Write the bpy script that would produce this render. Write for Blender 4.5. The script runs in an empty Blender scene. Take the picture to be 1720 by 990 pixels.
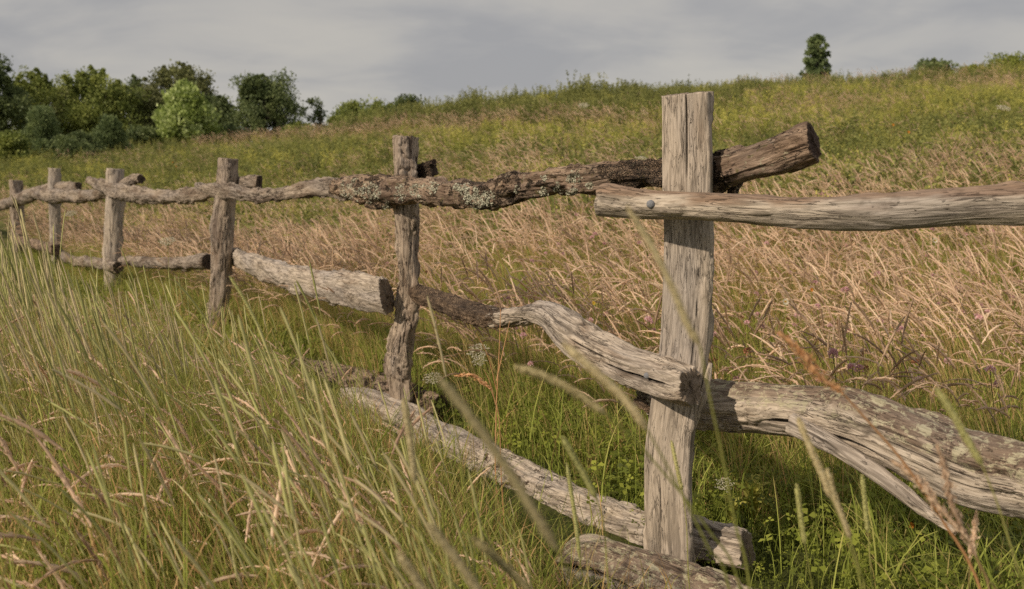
import bpy, math, random
import numpy as np
from mathutils import Vector

random.seed(11)
rng = np.random.default_rng(11)
S = bpy.context.scene
COL = S.collection

# ------------------------------------------------------------------ camera geometry
FPX, CAMH = 1672.0, 1.115
PITCH = math.atan(171.0 / FPX)
CP, SP = math.cos(PITCH), math.sin(PITCH)


def at(px, py, d):
    """point at forward distance d (metres) seen at photo pixel px, py"""
    u, v = (px - 860) / FPX, -(py - 495) / FPX
    dy = CP + v * SP
    dz = -SP + v * CP
    k = d / dy
    return np.array((u * k, d, CAMH + dz * k))


def proj(x, y, z):
    z = z - CAMH
    f = y * CP - z * SP
    return 860 + FPX * x / f, 495 - FPX * (y * SP + z * CP) / f


# ------------------------------------------------------------------ noise
def vnoise(p, seed=0):
    p = np.asarray(p, float)
    i = np.floor(p).astype(np.int64)
    f = p - i
    u = f * f * f * (f * (f * 6 - 15) + 10)

    def h(a, b, c):
        n = (a * 374761393 + b * 668265263 + c * 1440662683 + seed * 97531) & 0xffffffff
        n = ((n ^ (n >> 13)) * 1274126177) & 0xffffffff
        n = ((n ^ (n >> 15)) * 2246822519) & 0xffffffff
        return ((n ^ (n >> 16)) & 0xffffff) / 0xffffff * 2 - 1
    a, b, c = i[..., 0], i[..., 1], i[..., 2]
    ux, uy, uz = u[..., 0], u[..., 1], u[..., 2]
    r = 0
    for dx in (0, 1):
        for dy in (0, 1):
            for dz in (0, 1):
                w = (ux if dx else 1 - ux) * (uy if dy else 1 - uy) * (uz if dz else 1 - uz)
                r = r + w * h(a + dx, b + dy, c + dz)
    return r


def fbm(p, octv=4, seed=0):
    p = np.asarray(p, float)
    r, a = 0, 1.0
    for k in range(octv):
        r = r + a * vnoise(p * 2 ** k + 17.3 * k, seed + k)
        a *= .5
    return r


def sstep(a, b, x):
    t = np.clip((x - a) / (b - a), 0, 1)
    return t * t * (3 - 2 * t)


# ------------------------------------------------------------------ terrain
SK_X = [-600, 0, 300, 500, 600, 700, 800, 900, 1000, 1150, 1300, 1500, 1720, 2200]
SK_Y = [262, 262, 250, 236, 226, 212, 200, 190, 181, 170, 152, 141, 128, 110]
CR_X = [-600, 400, 700, 900, 1200, 1500, 2400]
CR_D = [56, 54, 42, 36, 40, 47, 50]


def terrain(x, y):
    x = np.asarray(x, float)
    y = np.asarray(y, float)
    ys = np.maximum(y, 3.0)
    px = np.clip(860 + FPX * x / ys, -600, 2400)
    D = np.interp(px, CR_X, CR_D)
    sk = np.interp(px, SK_X, SK_Y)
    zc = CAMH + (324 - sk) / FPX * D
    y0 = np.interp(px, [-600, 150, 420, 700, 900, 2400], [19, 17, 12, 7, 5, 5])
    t = np.clip((y - y0) / (D - y0), 0, 1)
    z = zc * t ** 1.2
    over = np.maximum(y - D, 0)
    z = z + zc * 1.2 / (D - y0) * 3.0 * (1 - np.exp(-over / 3.0)) * .8
    n = vnoise(np.stack([x * .45, y * .45, 0 * x], -1), 3) * .05 + vnoise(np.stack([x * .1, y * .1, 0 * x], -1), 5) * .12 * np.clip((y - 9) / 10, 0, 1)
    return z + n * np.clip((y - 3) / 8, .25, 1) - .035


# ------------------------------------------------------------------ node helpers
def new_mat(name):
    m = bpy.data.materials.new(name)
    m.use_nodes = True
    nt = m.node_tree
    for n in list(nt.nodes):
        nt.nodes.remove(n)
    return m, nt


def N(nt, typ, **kw):
    n = nt.nodes.new(typ)
    for k, v in kw.items():
        if k.startswith('in_'):
            key = k[3:]
            key = int(key) if key.isdigit() else key.replace('_', ' ')
            n.inputs[key].default_value = v
        else:
            setattr(n, k, v)
    return n


def L(nt, a, b):
    nt.links.new(a, b)


def math_n(nt, op, a, b=None, clamp=False):
    n = nt.nodes.new('ShaderNodeMath')
    n.operation = op
    n.use_clamp = clamp
    for i, v in enumerate((a, b)):
        if v is None:
            continue
        if isinstance(v, (int, float)):
            n.inputs[i].default_value = v
        else:
            L(nt, v, n.inputs[i])
    return n.outputs[0]


def mixc(nt, fac, a, b, mode='MIX'):
    n = nt.nodes.new('ShaderNodeMix')
    n.data_type = 'RGBA'
    n.blend_type = mode
    for i, v in ((0, fac), (6, a), (7, b)):
        if isinstance(v, (int, float)):
            n.inputs[i].default_value = v
        elif isinstance(v, tuple):
            n.inputs[i].default_value = v + (1,) if len(v) == 3 else v
        else:
            L(nt, v, n.inputs[i])
    return n.outputs[2]


def ramp(nt, fac, stops, interp='LINEAR'):
    n = nt.nodes.new('ShaderNodeValToRGB')
    n.color_ramp.interpolation = interp
    e = n.color_ramp.elements
    while len(e) < len(stops):
        e.new(.5)
    for i, (p, c) in enumerate(stops):
        e[i].position = p
        if isinstance(c, (int, float)):
            c = (c, c, c)
        e[i].color = tuple(c) + (1,)
    L(nt, fac, n.inputs[0])
    return n.outputs[0]


def noise_n(nt, vec, scale, detail=3, rough=.55, dist=0.0, vs=None):
    if vs is not None:
        mp = nt.nodes.new('ShaderNodeVectorMath')
        mp.operation = 'MULTIPLY'
        L(nt, vec, mp.inputs[0])
        mp.inputs[1].default_value = vs
        vec = mp.outputs[0]
    n = nt.nodes.new('ShaderNodeTexNoise')
    n.inputs['Scale'].default_value = scale
    n.inputs['Detail'].default_value = detail
    n.inputs['Roughness'].default_value = rough
    n.inputs['Distortion'].default_value = dist
    L(nt, vec, n.inputs['Vector'])
    return n.outputs['Fac']


# ------------------------------------------------------------------ materials
def wood_material(name, pale, mid, brown, brown_amt=.3, top_brown=0.0, bump=1.0, lichen=0.0, moss=0.0, checks=1.0, end=(.10, .07, .05)):
    m, nt = new_mat(name)
    out = N(nt, 'ShaderNodeOutputMaterial')
    bs = N(nt, 'ShaderNodeBsdfPrincipled')
    bs.inputs['Roughness'].default_value = .88
    bs.inputs['Specular IOR Level'].default_value = .25
    gc = N(nt, 'ShaderNodeAttribute', attribute_name='gc').outputs['Vector']
    bk = N(nt, 'ShaderNodeAttribute', attribute_name='bk').outputs['Fac']
    ef = N(nt, 'ShaderNodeAttribute', attribute_name='ef').outputs['Fac']
    cr = N(nt, 'ShaderNodeAttribute', attribute_name='cr').outputs['Fac']
    sep = N(nt, 'ShaderNodeSeparateXYZ')
    L(nt, gc, sep.inputs[0])
    fine = noise_n(nt, gc, 1, 4, .7, .6, (170, 170, 13))
    mid_n = noise_n(nt, gc, 1, 3, .6, .8, (62, 62, 6))
    broad = noise_n(nt, gc, 1, 3, .6, .4, (14, 14, 3))
    blot = noise_n(nt, gc, 1, 4, .65, .2, (22, 22, 14))
    # weathered fibres
    f1 = ramp(nt, fine, [(.36, 0.0), (.60, 1.0)])
    c = mixc(nt, f1, mid, pale)
    c = mixc(nt, math_n(nt, 'MULTIPLY', ramp(nt, mid_n, [(.40, 1.0), (.50, 0.0)]), .7), c, tuple(v * .55 for v in mid))
    # brown weathering
    tb = broad
    if top_brown:
        tb = math_n(nt, 'ADD', broad, math_n(nt, 'MULTIPLY', sep.outputs[0], top_brown))
    bm = ramp(nt, tb, [(.62 - brown_amt * .4, 0.0), (.78 - brown_amt * .4, 1.0)])
    bfac = math_n(nt, 'MULTIPLY', bm, .8)
    c = mixc(nt, bfac, c, mixc(nt, f1, tuple(v * .5 for v in brown), brown))
    # fine dark checks along the grain
    ck = noise_n(nt, gc, 1, 2, .5, 1.2, (80, 80, 6.5))
    ckd = math_n(nt, 'ABSOLUTE', math_n(nt, 'SUBTRACT', ck, .5))
    ckm = noise_n(nt, gc, 1, 2, .5, 0, (18, 18, 6))
    ckf = math_n(nt, 'MULTIPLY', ramp(nt, ckd, [(.006, 1.0), (.026, 0.0)]), ramp(nt, ckm, [(.46, 0.0), (.56, 1.0)]))
    pit = noise_n(nt, gc, 1, 2, .6, .3, (120, 120, 26))
    ckf = math_n(nt, 'MAXIMUM', ckf, math_n(nt, 'MULTIPLY', ramp(nt, pit, [(.66, 0.0), (.70, 1.0)]), .8))
    c = mixc(nt, math_n(nt, 'MULTIPLY', ckf, .75 * checks), c, (.035, .024, .018))
    # blotches of grime
    gb = math_n(nt, 'MULTIPLY', ramp(nt, blot, [(.58, 0.0), (.72, 1.0)]), .4)
    c = mixc(nt, gb, c, (.075, .052, .038))
    # bark
    bv = N(nt, 'ShaderNodeTexVoronoi', feature='DISTANCE_TO_EDGE')
    mp = N(nt, 'ShaderNodeVectorMath', operation='MULTIPLY')
    L(nt, gc, mp.inputs[0])
    mp.inputs[1].default_value = (60, 60, 26)
    dn = N(nt, 'ShaderNodeTexNoise', in_Scale=1.3, in_Detail=3.0)
    L(nt, mp.outputs[0], dn.inputs['Vector'])
    ad = N(nt, 'ShaderNodeVectorMath', operation='ADD')
    L(nt, mp.outputs[0], ad.inputs[0])
    L(nt, dn.outputs['Color'], ad.inputs[1])
    L(nt, ad.outputs[0], bv.inputs['Vector'])
    plate = ramp(nt, bv.outputs['Distance'], [(.0, 0.0), (.12, 1.0)])
    bcol = ramp(nt, noise_n(nt, gc, 1, 5, .7, .3, (38, 38, 18)),
                [(.3, (.06, .042, .032)), (.46, (.17, .12, .085)), (.58, (.30, .215, .15)), (.70, (.44, .33, .235))])
    bcol = mixc(nt, math_n(nt, 'SUBTRACT', 1.0, plate), bcol, (.02, .014, .01))
    bkn = math_n(nt, 'ADD', bk, math_n(nt, 'MULTIPLY', math_n(nt, 'SUBTRACT', blot, .5), 1.6))
    bkf = ramp(nt, bkn, [(.45, 0.0), (.55, 1.0)])
    c = mixc(nt, bkf, c, bcol)
    # moss / crustose lichen
    if lichen > 0:
        ln = noise_n(nt, gc, 1, 6, .8, .5, (44, 44, 30))
        t0 = .72 - lichen * .22
        lf = ramp(nt, ln, [(t0, 0.0), (t0 + .03, 1.0)])
        if top_brown:
            lf = math_n(nt, 'MULTIPLY', lf, ramp(nt, sep.outputs[0], [(.0, 0.0), (.02, 1.0)]))
        c = mixc(nt, math_n(nt, 'MULTIPLY', lf, .9), c, mixc(nt, f1, (.34, .32, .22), (.48, .45, .33)))
    if moss > 0:
        mn = noise_n(nt, gc, 1, 5, .7, .3, (30, 30, 22))
        mf = math_n(nt, 'MULTIPLY', ramp(nt, mn, [(.6, 0.0), (.66, 1.0)]), moss)
        c = mixc(nt, mf, c, (.11, .10, .03))
    # end grain
    r = N(nt, 'ShaderNodeVectorMath', operation='MULTIPLY')
    L(nt, gc, r.inputs[0])
    r.inputs[1].default_value = (1, 1, 0)
    rl = N(nt, 'ShaderNodeVectorMath', operation='LENGTH')
    L(nt, r.outputs[0], rl.inputs[0])
    rr = math_n(nt, 'SINE', math_n(nt, 'ADD', math_n(nt, 'MULTIPLY', rl.outputs['Value'], 1500.0), math_n(nt, 'MULTIPLY', blot, 22.0)))
    ec = mixc(nt, math_n(nt, 'MULTIPLY', math_n(nt, 'ADD', rr, 1.0), .35), end, tuple(min(1, v * 1.9) for v in end))
    ec = mixc(nt, gb, ec, (.02, .014, .01))
    c = mixc(nt, ramp(nt, ef, [(.4, 0.0), (.6, 1.0)]), c, ec)
    # cut cracks carry dark dirt
    c = mixc(nt, cr, c, (.018, .012, .009))
    tone = ramp(nt, noise_n(nt, gc, 1, 2, .5, 0, (9, 9, 2.2)), [(.35, (.84, .84, .87)), (.62, (1.08, 1.04, .98))])
    c = mixc(nt, .9, c, tone, 'MULTIPLY')
    L(nt, c, bs.inputs['Base Color'])
    hgt = math_n(nt, 'ADD', math_n(nt, 'MULTIPLY', fine, .5), math_n(nt, 'MULTIPLY', mid_n, .7))
    hgt = math_n(nt, 'SUBTRACT', hgt, math_n(nt, 'MULTIPLY', ckf, .6))
    hgt = math_n(nt, 'ADD', hgt, math_n(nt, 'MULTIPLY', math_n(nt, 'MULTIPLY', bkf, plate), 1.2))
    b = N(nt, 'ShaderNodeBump')
    b.inputs['Strength'].default_value = .95 * bump
    b.inputs['Distance'].default_value = .006
    L(nt, hgt, b.inputs['Height'])
    L(nt, b.outputs[0], bs.inputs['Normal'])
    L(nt, bs.outputs[0], out.inputs[0])
    return m


def leaf_material(name, stops, transl=.3, rough=.7, jitter=.42, attr='tv'):
    """colour from a point attribute tv (0..1) plus a small per-plant shift"""
    m, nt = new_mat(name)
    out = N(nt, 'ShaderNodeOutputMaterial')
    tv = N(nt, 'ShaderNodeAttribute', attribute_name=attr).outputs['Fac']
    oi = N(nt, 'ShaderNodeObjectInfo')
    j = math_n(nt, 'MULTIPLY', math_n(nt, 'SUBTRACT', oi.outputs['Random'], .5), jitter)
    c = ramp(nt, math_n(nt, 'ADD', tv, j, True), stops)
    hsv = N(nt, 'ShaderNodeHueSaturation')
    L(nt, c, hsv.inputs['Color'])
    L(nt, math_n(nt, 'ADD', 1.0, math_n(nt, 'MULTIPLY', j, .9)), hsv.inputs['Value'])
    c = hsv.outputs[0]
    d = N(nt, 'ShaderNodeBsdfPrincipled')
    d.inputs['Roughness'].default_value = rough
    d.inputs['Specular IOR Level'].default_value = .3
    L(nt, c, d.inputs['Base Color'])
    if transl > 0:
        t = N(nt, 'ShaderNodeBsdfTranslucent')
        L(nt, c, t.inputs['Color'])
        mx = N(nt, 'ShaderNodeMixShader')
        mx.inputs[0].default_value = transl
        L(nt, d.outputs[0], mx.inputs[1])
        L(nt, t.outputs[0], mx.inputs[2])
        L(nt, mx.outputs[0], out.inputs[0])
    else:
        L(nt, d.outputs[0], out.inputs[0])
    return m


M = {}
M['post_grey'] = wood_material('weathered_post_wood', (.56, .49, .42), (.39, .335, .28), (.36, .28, .22), .10, checks=.5, end=(.24, .20, .165))
M['rail_grey'] = wood_material('silvered_rail_wood', (.56, .495, .43), (.36, .305, .255), (.26, .185, .135), .14, checks=.8, end=(.19, .15, .115))
M['rail_top'] = wood_material('sun_browned_rail_wood', (.52, .46, .395), (.34, .295, .245), (.28, .185, .13), .16, 8.5, checks=.9, end=(.18, .145, .12))
M['log_grey'] = wood_material('thick_lichened_log_wood', (.56, .495, .425), (.35, .295, .245), (.19, .13, .095), .12, 5.0, lichen=.9, end=(.10, .07, .05))
M['bark'] = wood_material('brown_barked_wood', (.40, .30, .225), (.23, .165, .12), (.16, .105, .075), .4, moss=.8, lichen=.55, bump=1.5, end=(.09, .06, .045))
M['post_brown'] = wood_material('rough_brown_post_wood', (.50, .42, .345), (.30, .24, .19), (.22, .16, .12), .22, bump=1.5, end=(.2, .16, .12))
M['rail_dull'] = wood_material('dull_rail_wood', (.43, .365, .305), (.24, .195, .155), (.17, .12, .085), .34, bump=1.3, end=(.07, .052, .04))


def simple_mat(name, col, rough=.6, metal=0.0, nscale=None, col2=None, bump=0.0):
    m, nt = new_mat(name)
    out = N(nt, 'ShaderNodeOutputMaterial')
    b = N(nt, 'ShaderNodeBsdfPrincipled')
    b.inputs['Roughness'].default_value = rough
    b.inputs['Metallic'].default_value = metal
    b.inputs['Specular IOR Level'].default_value = .3
    b.inputs['Base Color'].default_value = col + (1,)
    if nscale:
        tc = N(nt, 'ShaderNodeTexCoord')
        f = noise_n(nt, tc.outputs['Object'], nscale, 4, .7)
        L(nt, mixc(nt, ramp(nt, f, [(.35, 0.0), (.65, 1.0)]), col, col2), b.inputs['Base Color'])
        if bump:
            bp = N(nt, 'ShaderNodeBump')
            bp.inputs['Distance'].default_value = bump
            L(nt, f, bp.inputs['Height'])
            L(nt, bp.outputs[0], b.inputs['Normal'])
    L(nt, b.outputs[0], out.inputs[0])
    return m


M['nail'] = simple_mat('galvanised_nail', (.17, .18, .20), .75, .2, 300, (.28, .28, .30), .001)
M['lichen'] = simple_mat('foliose_lichen', (.34, .34, .255), .9, 0, 160, (.56, .54, .43), .001)
M['blade'] = leaf_material('meadow_green_blades', [(0, (.16, .20, .035)), (.35, (.31, .37, .065)), (.6, (.44, .48, .11)), (.8, (.58, .47, .19)), (1, (.68, .44, .21))], .42)
M['tanstem'] = leaf_material('dry_grass_stem', [(0, (.24, .24, .07)), (.4, (.45, .35, .15)), (.75, (.60, .42, .22)), (1, (.64, .37, .18))], .3)
M['tanhead'] = leaf_material('dry_grass_panicle', [(0, (.60, .41, .28)), (.5, (.80, .59, .42)), (1, (.90, .72, .53))], .38)
M['greenstem'] = leaf_material('timothy_stem', [(0, (.27, .30, .06)), (.5, (.43, .44, .12)), (1, (.58, .52, .22))], .35)
M['spike'] = leaf_material('timothy_spike', [(0, (.36, .37, .13)), (.5, (.50, .49, .20)), (1, (.64, .56, .30))], .2, .85)
M['spikefar'] = leaf_material('timothy_spike_dry', [(0, (.44, .38, .19)), (.5, (.56, .48, .28)), (1, (.64, .53, .33))], .2, .85)
M['clover'] = leaf_material('clover_leaf', [(0, (.10, .12, .018)), (.5, (.19, .23, .032)), (1, (.34, .37, .06))], .35, .55)
M['weed'] = leaf_material('yellow_green_weed', [(0, (.23, .25, .07)), (.5, (.36, .375, .10)), (.8, (.50, .48, .12)), (1, (.60, .54, .14))], .4, jitter=.4)
M['weed_dark'] = leaf_material('tall_weed_leaf', [(0, (.14, .16, .05)), (.5, (.22, .24, .075)), (1, (.34, .335, .11))], .35)
M['rust'] = leaf_material('rusty_grass_stem', [(0, (.55, .28, .12)), (.5, (.72, .40, .19)), (1, (.82, .54, .32))], .3)


# ------------------------------------------------------------------ mesh helpers
def mesh_from(name, verts, faces, mats, midx=None, attrs=None, smooth=False):
    me = bpy.data.meshes.new(name)
    verts = np.asarray(verts, np.float32)
    if isinstance(faces, np.ndarray):
        nf, k = faces.shape
        me.vertices.add(len(verts))
        me.vertices.foreach_set('co', verts.ravel())
        me.loops.add(nf * k)
        me.loops.foreach_set('vertex_index', faces.astype(np.int32).ravel())
        me.polygons.add(nf)
        me.polygons.foreach_set('loop_start', np.arange(0, nf * k, k, dtype=np.int32))
        me.update(calc_edges=True)
    else:
        me.from_pydata([tuple(v) for v in verts], [], faces)
    for mt in mats:
        me.materials.append(mt)
    if midx is not None:
        me.polygons.foreach_set('material_index', np.asarray(midx, np.int32))
    for nm, (typ, data) in (attrs or {}).items():
        a = me.attributes.new(nm, typ, 'POINT')
        a.data.foreach_set('vector' if typ == 'FLOAT_VECTOR' else 'value', np.asarray(data, np.float32).ravel())
    if smooth:
        me.polygons.foreach_set('use_smooth', [True] * len(me.polygons))
    me.update()
    return me


def link(name, me, parent=None, label=None, cat=None, group=None, kind=None, loc=None):
    o = bpy.data.objects.new(name, me)
    COL.objects.link(o)
    if parent is not None:
        o.parent = parent
    if loc is not None:
        o.location = loc
    for k, v in (('label', label), ('category', cat), ('group', group), ('kind', kind)):
        if v:
            o[k] = v
    return o


class MB:
    """collects quads with material index and a tv attribute"""

    def __init__(self):
        self.v, self.f, self.m, self.t, self.n = [], [], [], [], 0

    def add(self, v, f, m, t):
        v = np.asarray(v, float)
        self.v.append(v)
        f = np.asarray(f) + self.n
        self.f.append(f)
        self.m.append(np.full(len(f), m))
        self.t.append(np.broadcast_to(t, (len(v),)).astype(float))
        self.n += len(v)

    def mesh(self, name, mats, smooth=False):
        return mesh_from(name, np.concatenate(self.v), np.concatenate(self.f), mats, np.concatenate(self.m),
                         {'tv': ('FLOAT', np.concatenate(self.t))}, smooth)


def bend_path(base, h, lean, az, curl, n):
    """curve starting upright and leaning toward azimuth az; total length h"""
    t = np.linspace(0, 1, n + 1)
    ang = lean * (.35 + .65 * t) + curl * t ** 2.5
    ds = h / n
    r = np.concatenate([[0], np.cumsum(np.sin(ang[1:]) * ds)])
    z = np.concatenate([[0], np.cumsum(np.cos(ang[1:]) * ds)])
    return np.stack([base[0] + r * math.cos(az), base[1] + r * math.sin(az), base[2] + z], -1)


def ribbon(mb, path, w, m, t0, t1, face=None, prof=None):
    n = len(path)
    face = random.uniform(0, math.pi) if face is None else face
    side = np.array((math.cos(face), math.sin(face), 0))
    k = np.linspace(0, 1, n)
    ww = (w * (1 - k ** 3) + .0002 if prof is None else w * prof(k)) / 2
    a = path + side * ww[:, None]
    b = path - side * ww[:, None]
    v = np.empty((2 * n, 3))
    v[0::2], v[1::2] = a, b
    f = [(2 * i, 2 * i + 1, 2 * i + 3, 2 * i + 2) for i in range(n - 1)]
    mb.add(v, f, m, np.repeat(t0 + (t1 - t0) * k, 2))


def tube(mb, path, rad, sides, m, t, rough=0.0):
    path = np.asarray(path)
    n = len(path)
    tg = np.gradient(path, axis=0)
    tg /= np.linalg.norm(tg, axis=1)[:, None] + 1e-9
    ref = np.array((0.3, .9, .1)) if abs(tg[:, 1]).mean() < .8 else np.array((1., 0, 0))
    s = np.cross(tg, ref)
    s /= np.linalg.norm(s, axis=1)[:, None]
    u = np.cross(tg, s)
    th = np.linspace(0, 2 * math.pi, sides, endpoint=False)
    rad = np.broadcast_to(rad, (n,))
    R = rad[:, None] * (1 + rough * rng.uniform(-1, 1, (n, sides)))
    v = path[:, None, :] + R[..., None] * (np.cos(th)[None, :, None] * s[:, None, :] + np.sin(th)[None, :, None] * u[:, None, :])
    f = []
    for i in range(n - 1):
        for j in range(sides):
            k = (j + 1) % sides
            f.append((i * sides + j, i * sides + k, (i + 1) * sides + k, (i + 1) * sides + j))
    mb.add(v.reshape(-1, 3), f, m, np.broadcast_to(np.asarray(t, float).reshape(-1, 1) if np.ndim(t) else t, (n, sides)).reshape(-1) if np.ndim(t) else t)


def diamonds(mb, pos, dirs, ln, wd, m, t):
    """many small lens-shaped flakes: pos (n,3), dirs (n,3)"""
    n = len(pos)
    r = rng.normal(size=(n, 3))
    s = np.cross(dirs, r)
    s /= np.linalg.norm(s, axis=1)[:, None] + 1e-9
    ln = np.broadcast_to(ln, (n,))[:, None]
    wd = np.broadcast_to(wd, (n,))[:, None]
    v = np.stack([pos, pos + dirs * ln * .5 + s * wd * .5, pos + dirs * ln, pos + dirs * ln * .5 - s * wd * .5], 1).reshape(-1, 3)
    f = np.arange(4 * n).reshape(n, 4)
    mb.add(v, f, m, np.repeat(np.broadcast_to(t, (n,)), 4))


# ------------------------------------------------------------------ plants (unit meshes for the grass masses)
WIND = math.pi * 1.03      # stems lean toward -X


def tan_head(mb, path, m, thick=.006, n=46, rnd=1.0, fl=.011):
    """feathery panicle along the last path points"""
    k = rng.uniform(0, 1, n) ** .9
    idx = k * (len(path) - 1)
    i = np.minimum(idx.astype(int), len(path) - 2)
    fr = (idx - i)[:, None]
    pos = path[i] * (1 - fr) + path[i + 1] * fr
    tg = path[i + 1] - path[i]
    tg /= np.linalg.norm(tg, axis=1)[:, None]
    env = np.sin(np.clip(k * .9 + .1, 0, 1) * math.pi) ** .6
    off = rng.normal(size=(n, 3)) * (thick * env)[:, None] * .45
    d = tg + rng.normal(size=(n, 3)) * .33 * rnd
    d /= np.linalg.norm(d, axis=1)[:, None]
    diamonds(mb, pos + off - d * fl * .4, d, fl * rng.uniform(.7, 1.3, n), fl * .36, m, rng.uniform(0, 1, n))


def make_tan(seed):
    random.seed(seed)
    mb = MB()
    for i in range(random.randint(5, 7)):
        b = (random.gauss(0, .05), random.gauss(0, .05), 0)
        h = random.uniform(.55, .9)
        az = WIND + random.gauss(0, .75)
        le = abs(random.gauss(.17, .12))
        cu = random.uniform(.4, 2.1)
        p = bend_path(b, h, le, az, cu, 24)
        hs = random.choice((18, 19, 20))
        ribbon(mb, p[:hs + 1], .0026, 0, .3, .9, prof=lambda k: 1 - .45 * k)
        src = np.linspace(0, 1, len(p) - hs)
        tt = np.linspace(0, 1, 12)
        hp = np.stack([np.interp(tt, src, p[hs:, k]) for k in range(3)], -1)
        tk = random.uniform(.0024, .0048)
        tube(mb, hp, tk * np.sin(np.clip(tt * .92 + .06, 0, 1) * math.pi) ** .6 + .0003, 5, 1, random.random(), .45)
        tan_head(mb, hp, 1, thick=tk * 2.6, n=random.randint(34, 50), rnd=.45, fl=.012)
    for i in range(9):
        p = bend_path((random.gauss(0, .05), random.gauss(0, .05), 0), random.uniform(.3, .72), abs(random.gauss(.25, .15)),
                      WIND + random.gauss(0, .8), random.uniform(.1, 1.2), 7)
        ribbon(mb, p, .0035, 2, .25 + random.random() * .4, .6 + random.random() * .4)
    return mb.mesh('dry_grass_tuft', [M['tanstem'], M['tanhead'], M['blade']])


def make_timothy(seed, mat='spike', h0=.7, h1=1.0, lean=.19, cu1=.6, nb=24):
    random.seed(seed)
    mb = MB()
    for i in range(random.randint(2, 5)):
        b = (random.gauss(0, .05), random.gauss(0, .05), 0)
        h = random.uniform(h0, h1)
        az = WIND + random.gauss(0, .35)
        p = bend_path(b, h, abs(random.gauss(lean, .10)), az, random.uniform(.0, cu1), 20)
        hl = random.randint(3, 4)
        st = p[:21 - hl]
        tube(mb, st, np.linspace(.0016, .0009, len(st)), 3, 0, np.linspace(.2, .8, len(st)))
        hp = p[20 - hl:]
        tt = np.linspace(0, 1, 15)
        src = np.linspace(0, 1, len(hp))
        hp = np.stack([np.interp(tt, src, hp[:, k]) for k in range(3)], -1)
        r = random.uniform(.0022, .0032) * np.minimum(1, np.minimum(tt * 9 + .25, (1 - tt) * 7 + .3))
        tv = random.uniform(.1, .9)
        tube(mb, hp, r, 6, 1, tv, .28)
        tan_head(mb, hp, 1, thick=.0022, n=34, rnd=1.2, fl=.0055)
        if random.random() < .8:   # leaf on the culm
            q = p[random.randint(3, 9)]
            lp = bend_path(q, random.uniform(.10, .22), .5, az + random.gauss(0, .9), random.uniform(.2, 1.6), 5)
            ribbon(mb, lp, .005, 2, .35, .6)
    for i in range(nb):
        p = bend_path((random.gauss(0, .06), random.gauss(0, .06), 0), random.uniform(.35, .8), abs(random.gauss(.28, .15)),
                      WIND + random.gauss(0, 1.5), random.uniform(0, 1.5), 8)
        ribbon(mb, p, random.uniform(.0025, .0062), 2, *((random.uniform(.2, .45), random.uniform(.4, .7)) if random.random() < .62 else (.7, 1.0)))
    return mb.mesh('timothy_tuft', [M['greenstem'], M[mat], M['blade']])


def make_blades(seed, h0=.25, h1=.6, n=22, dry=.15):
    random.seed(seed)
    mb = MB()
    for i in range(n):
        p = bend_path((random.gauss(0, .06), random.gauss(0, .06), 0), random.uniform(h0, h1), abs(random.gauss(.28, .2)),
                      WIND + random.gauss(0, 1.7), random.uniform(0, 1.9), 7)
        d = random.random() < dry
        a = random.uniform(.15, .5)
        ribbon(mb, p, random.uniform(.0028, .0068), 0, a + .45 * d, min(1, a + .25 + .45 * d))
    return mb.mesh('green_blade_tuft', [M['blade']])


def leaf_fan(mb, c, nrm, r, m, t, k=3):
    nrm = nrm / np.linalg.norm(nrm)
    s = np.cross(nrm, (0.2, .5, .8))
    s /= np.linalg.norm(s)
    u = np.cross(nrm, s)
    a0 = random.uniform(0, 6.28)
    for i in range(k):
        a = a0 + i * 2 * math.pi / k
        d = math.cos(a) * s + math.sin(a) * u
        e = -math.sin(a) * s + math.cos(a) * u
        mb.add([c + d * r * .08, c + d * r * .6 + e * r * .40 + nrm * r * .1, c + d * r * 1.05, c + d * r * .6 - e * r * .40 + nrm * r * .1], [(0, 1, 2, 3)], m, t)


def make_clover(seed):
    random.seed(seed)
    mb = MB()
    for i in range(30):
        b = np.array((random.gauss(0, .07), random.gauss(0, .07), 0))
        h = random.uniform(.05, .17)
        p = bend_path(b, h, abs(random.gauss(.3, .2)), random.uniform(0, 6.28), .3, 3)
        ribbon(mb, p, .0018, 1, .2, .4)
        leaf_fan(mb, p[-1], np.array((random.gauss(0, .45), random.gauss(-.15, .45), 1)), random.uniform(.011, .022), 0, random.random())
    for i in range(5):
        p = bend_path((random.gauss(0, .07), random.gauss(0, .07), 0), random.uniform(.15, .42), abs(random.gauss(.3, .2)),
                      WIND + random.gauss(0, 1.3), random.uniform(0, 1.5), 6)
        ribbon(mb, p, .0035, 1, .2, .65)
    return mb.mesh('clover_patch', [M['clover'], M['blade']])


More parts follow.
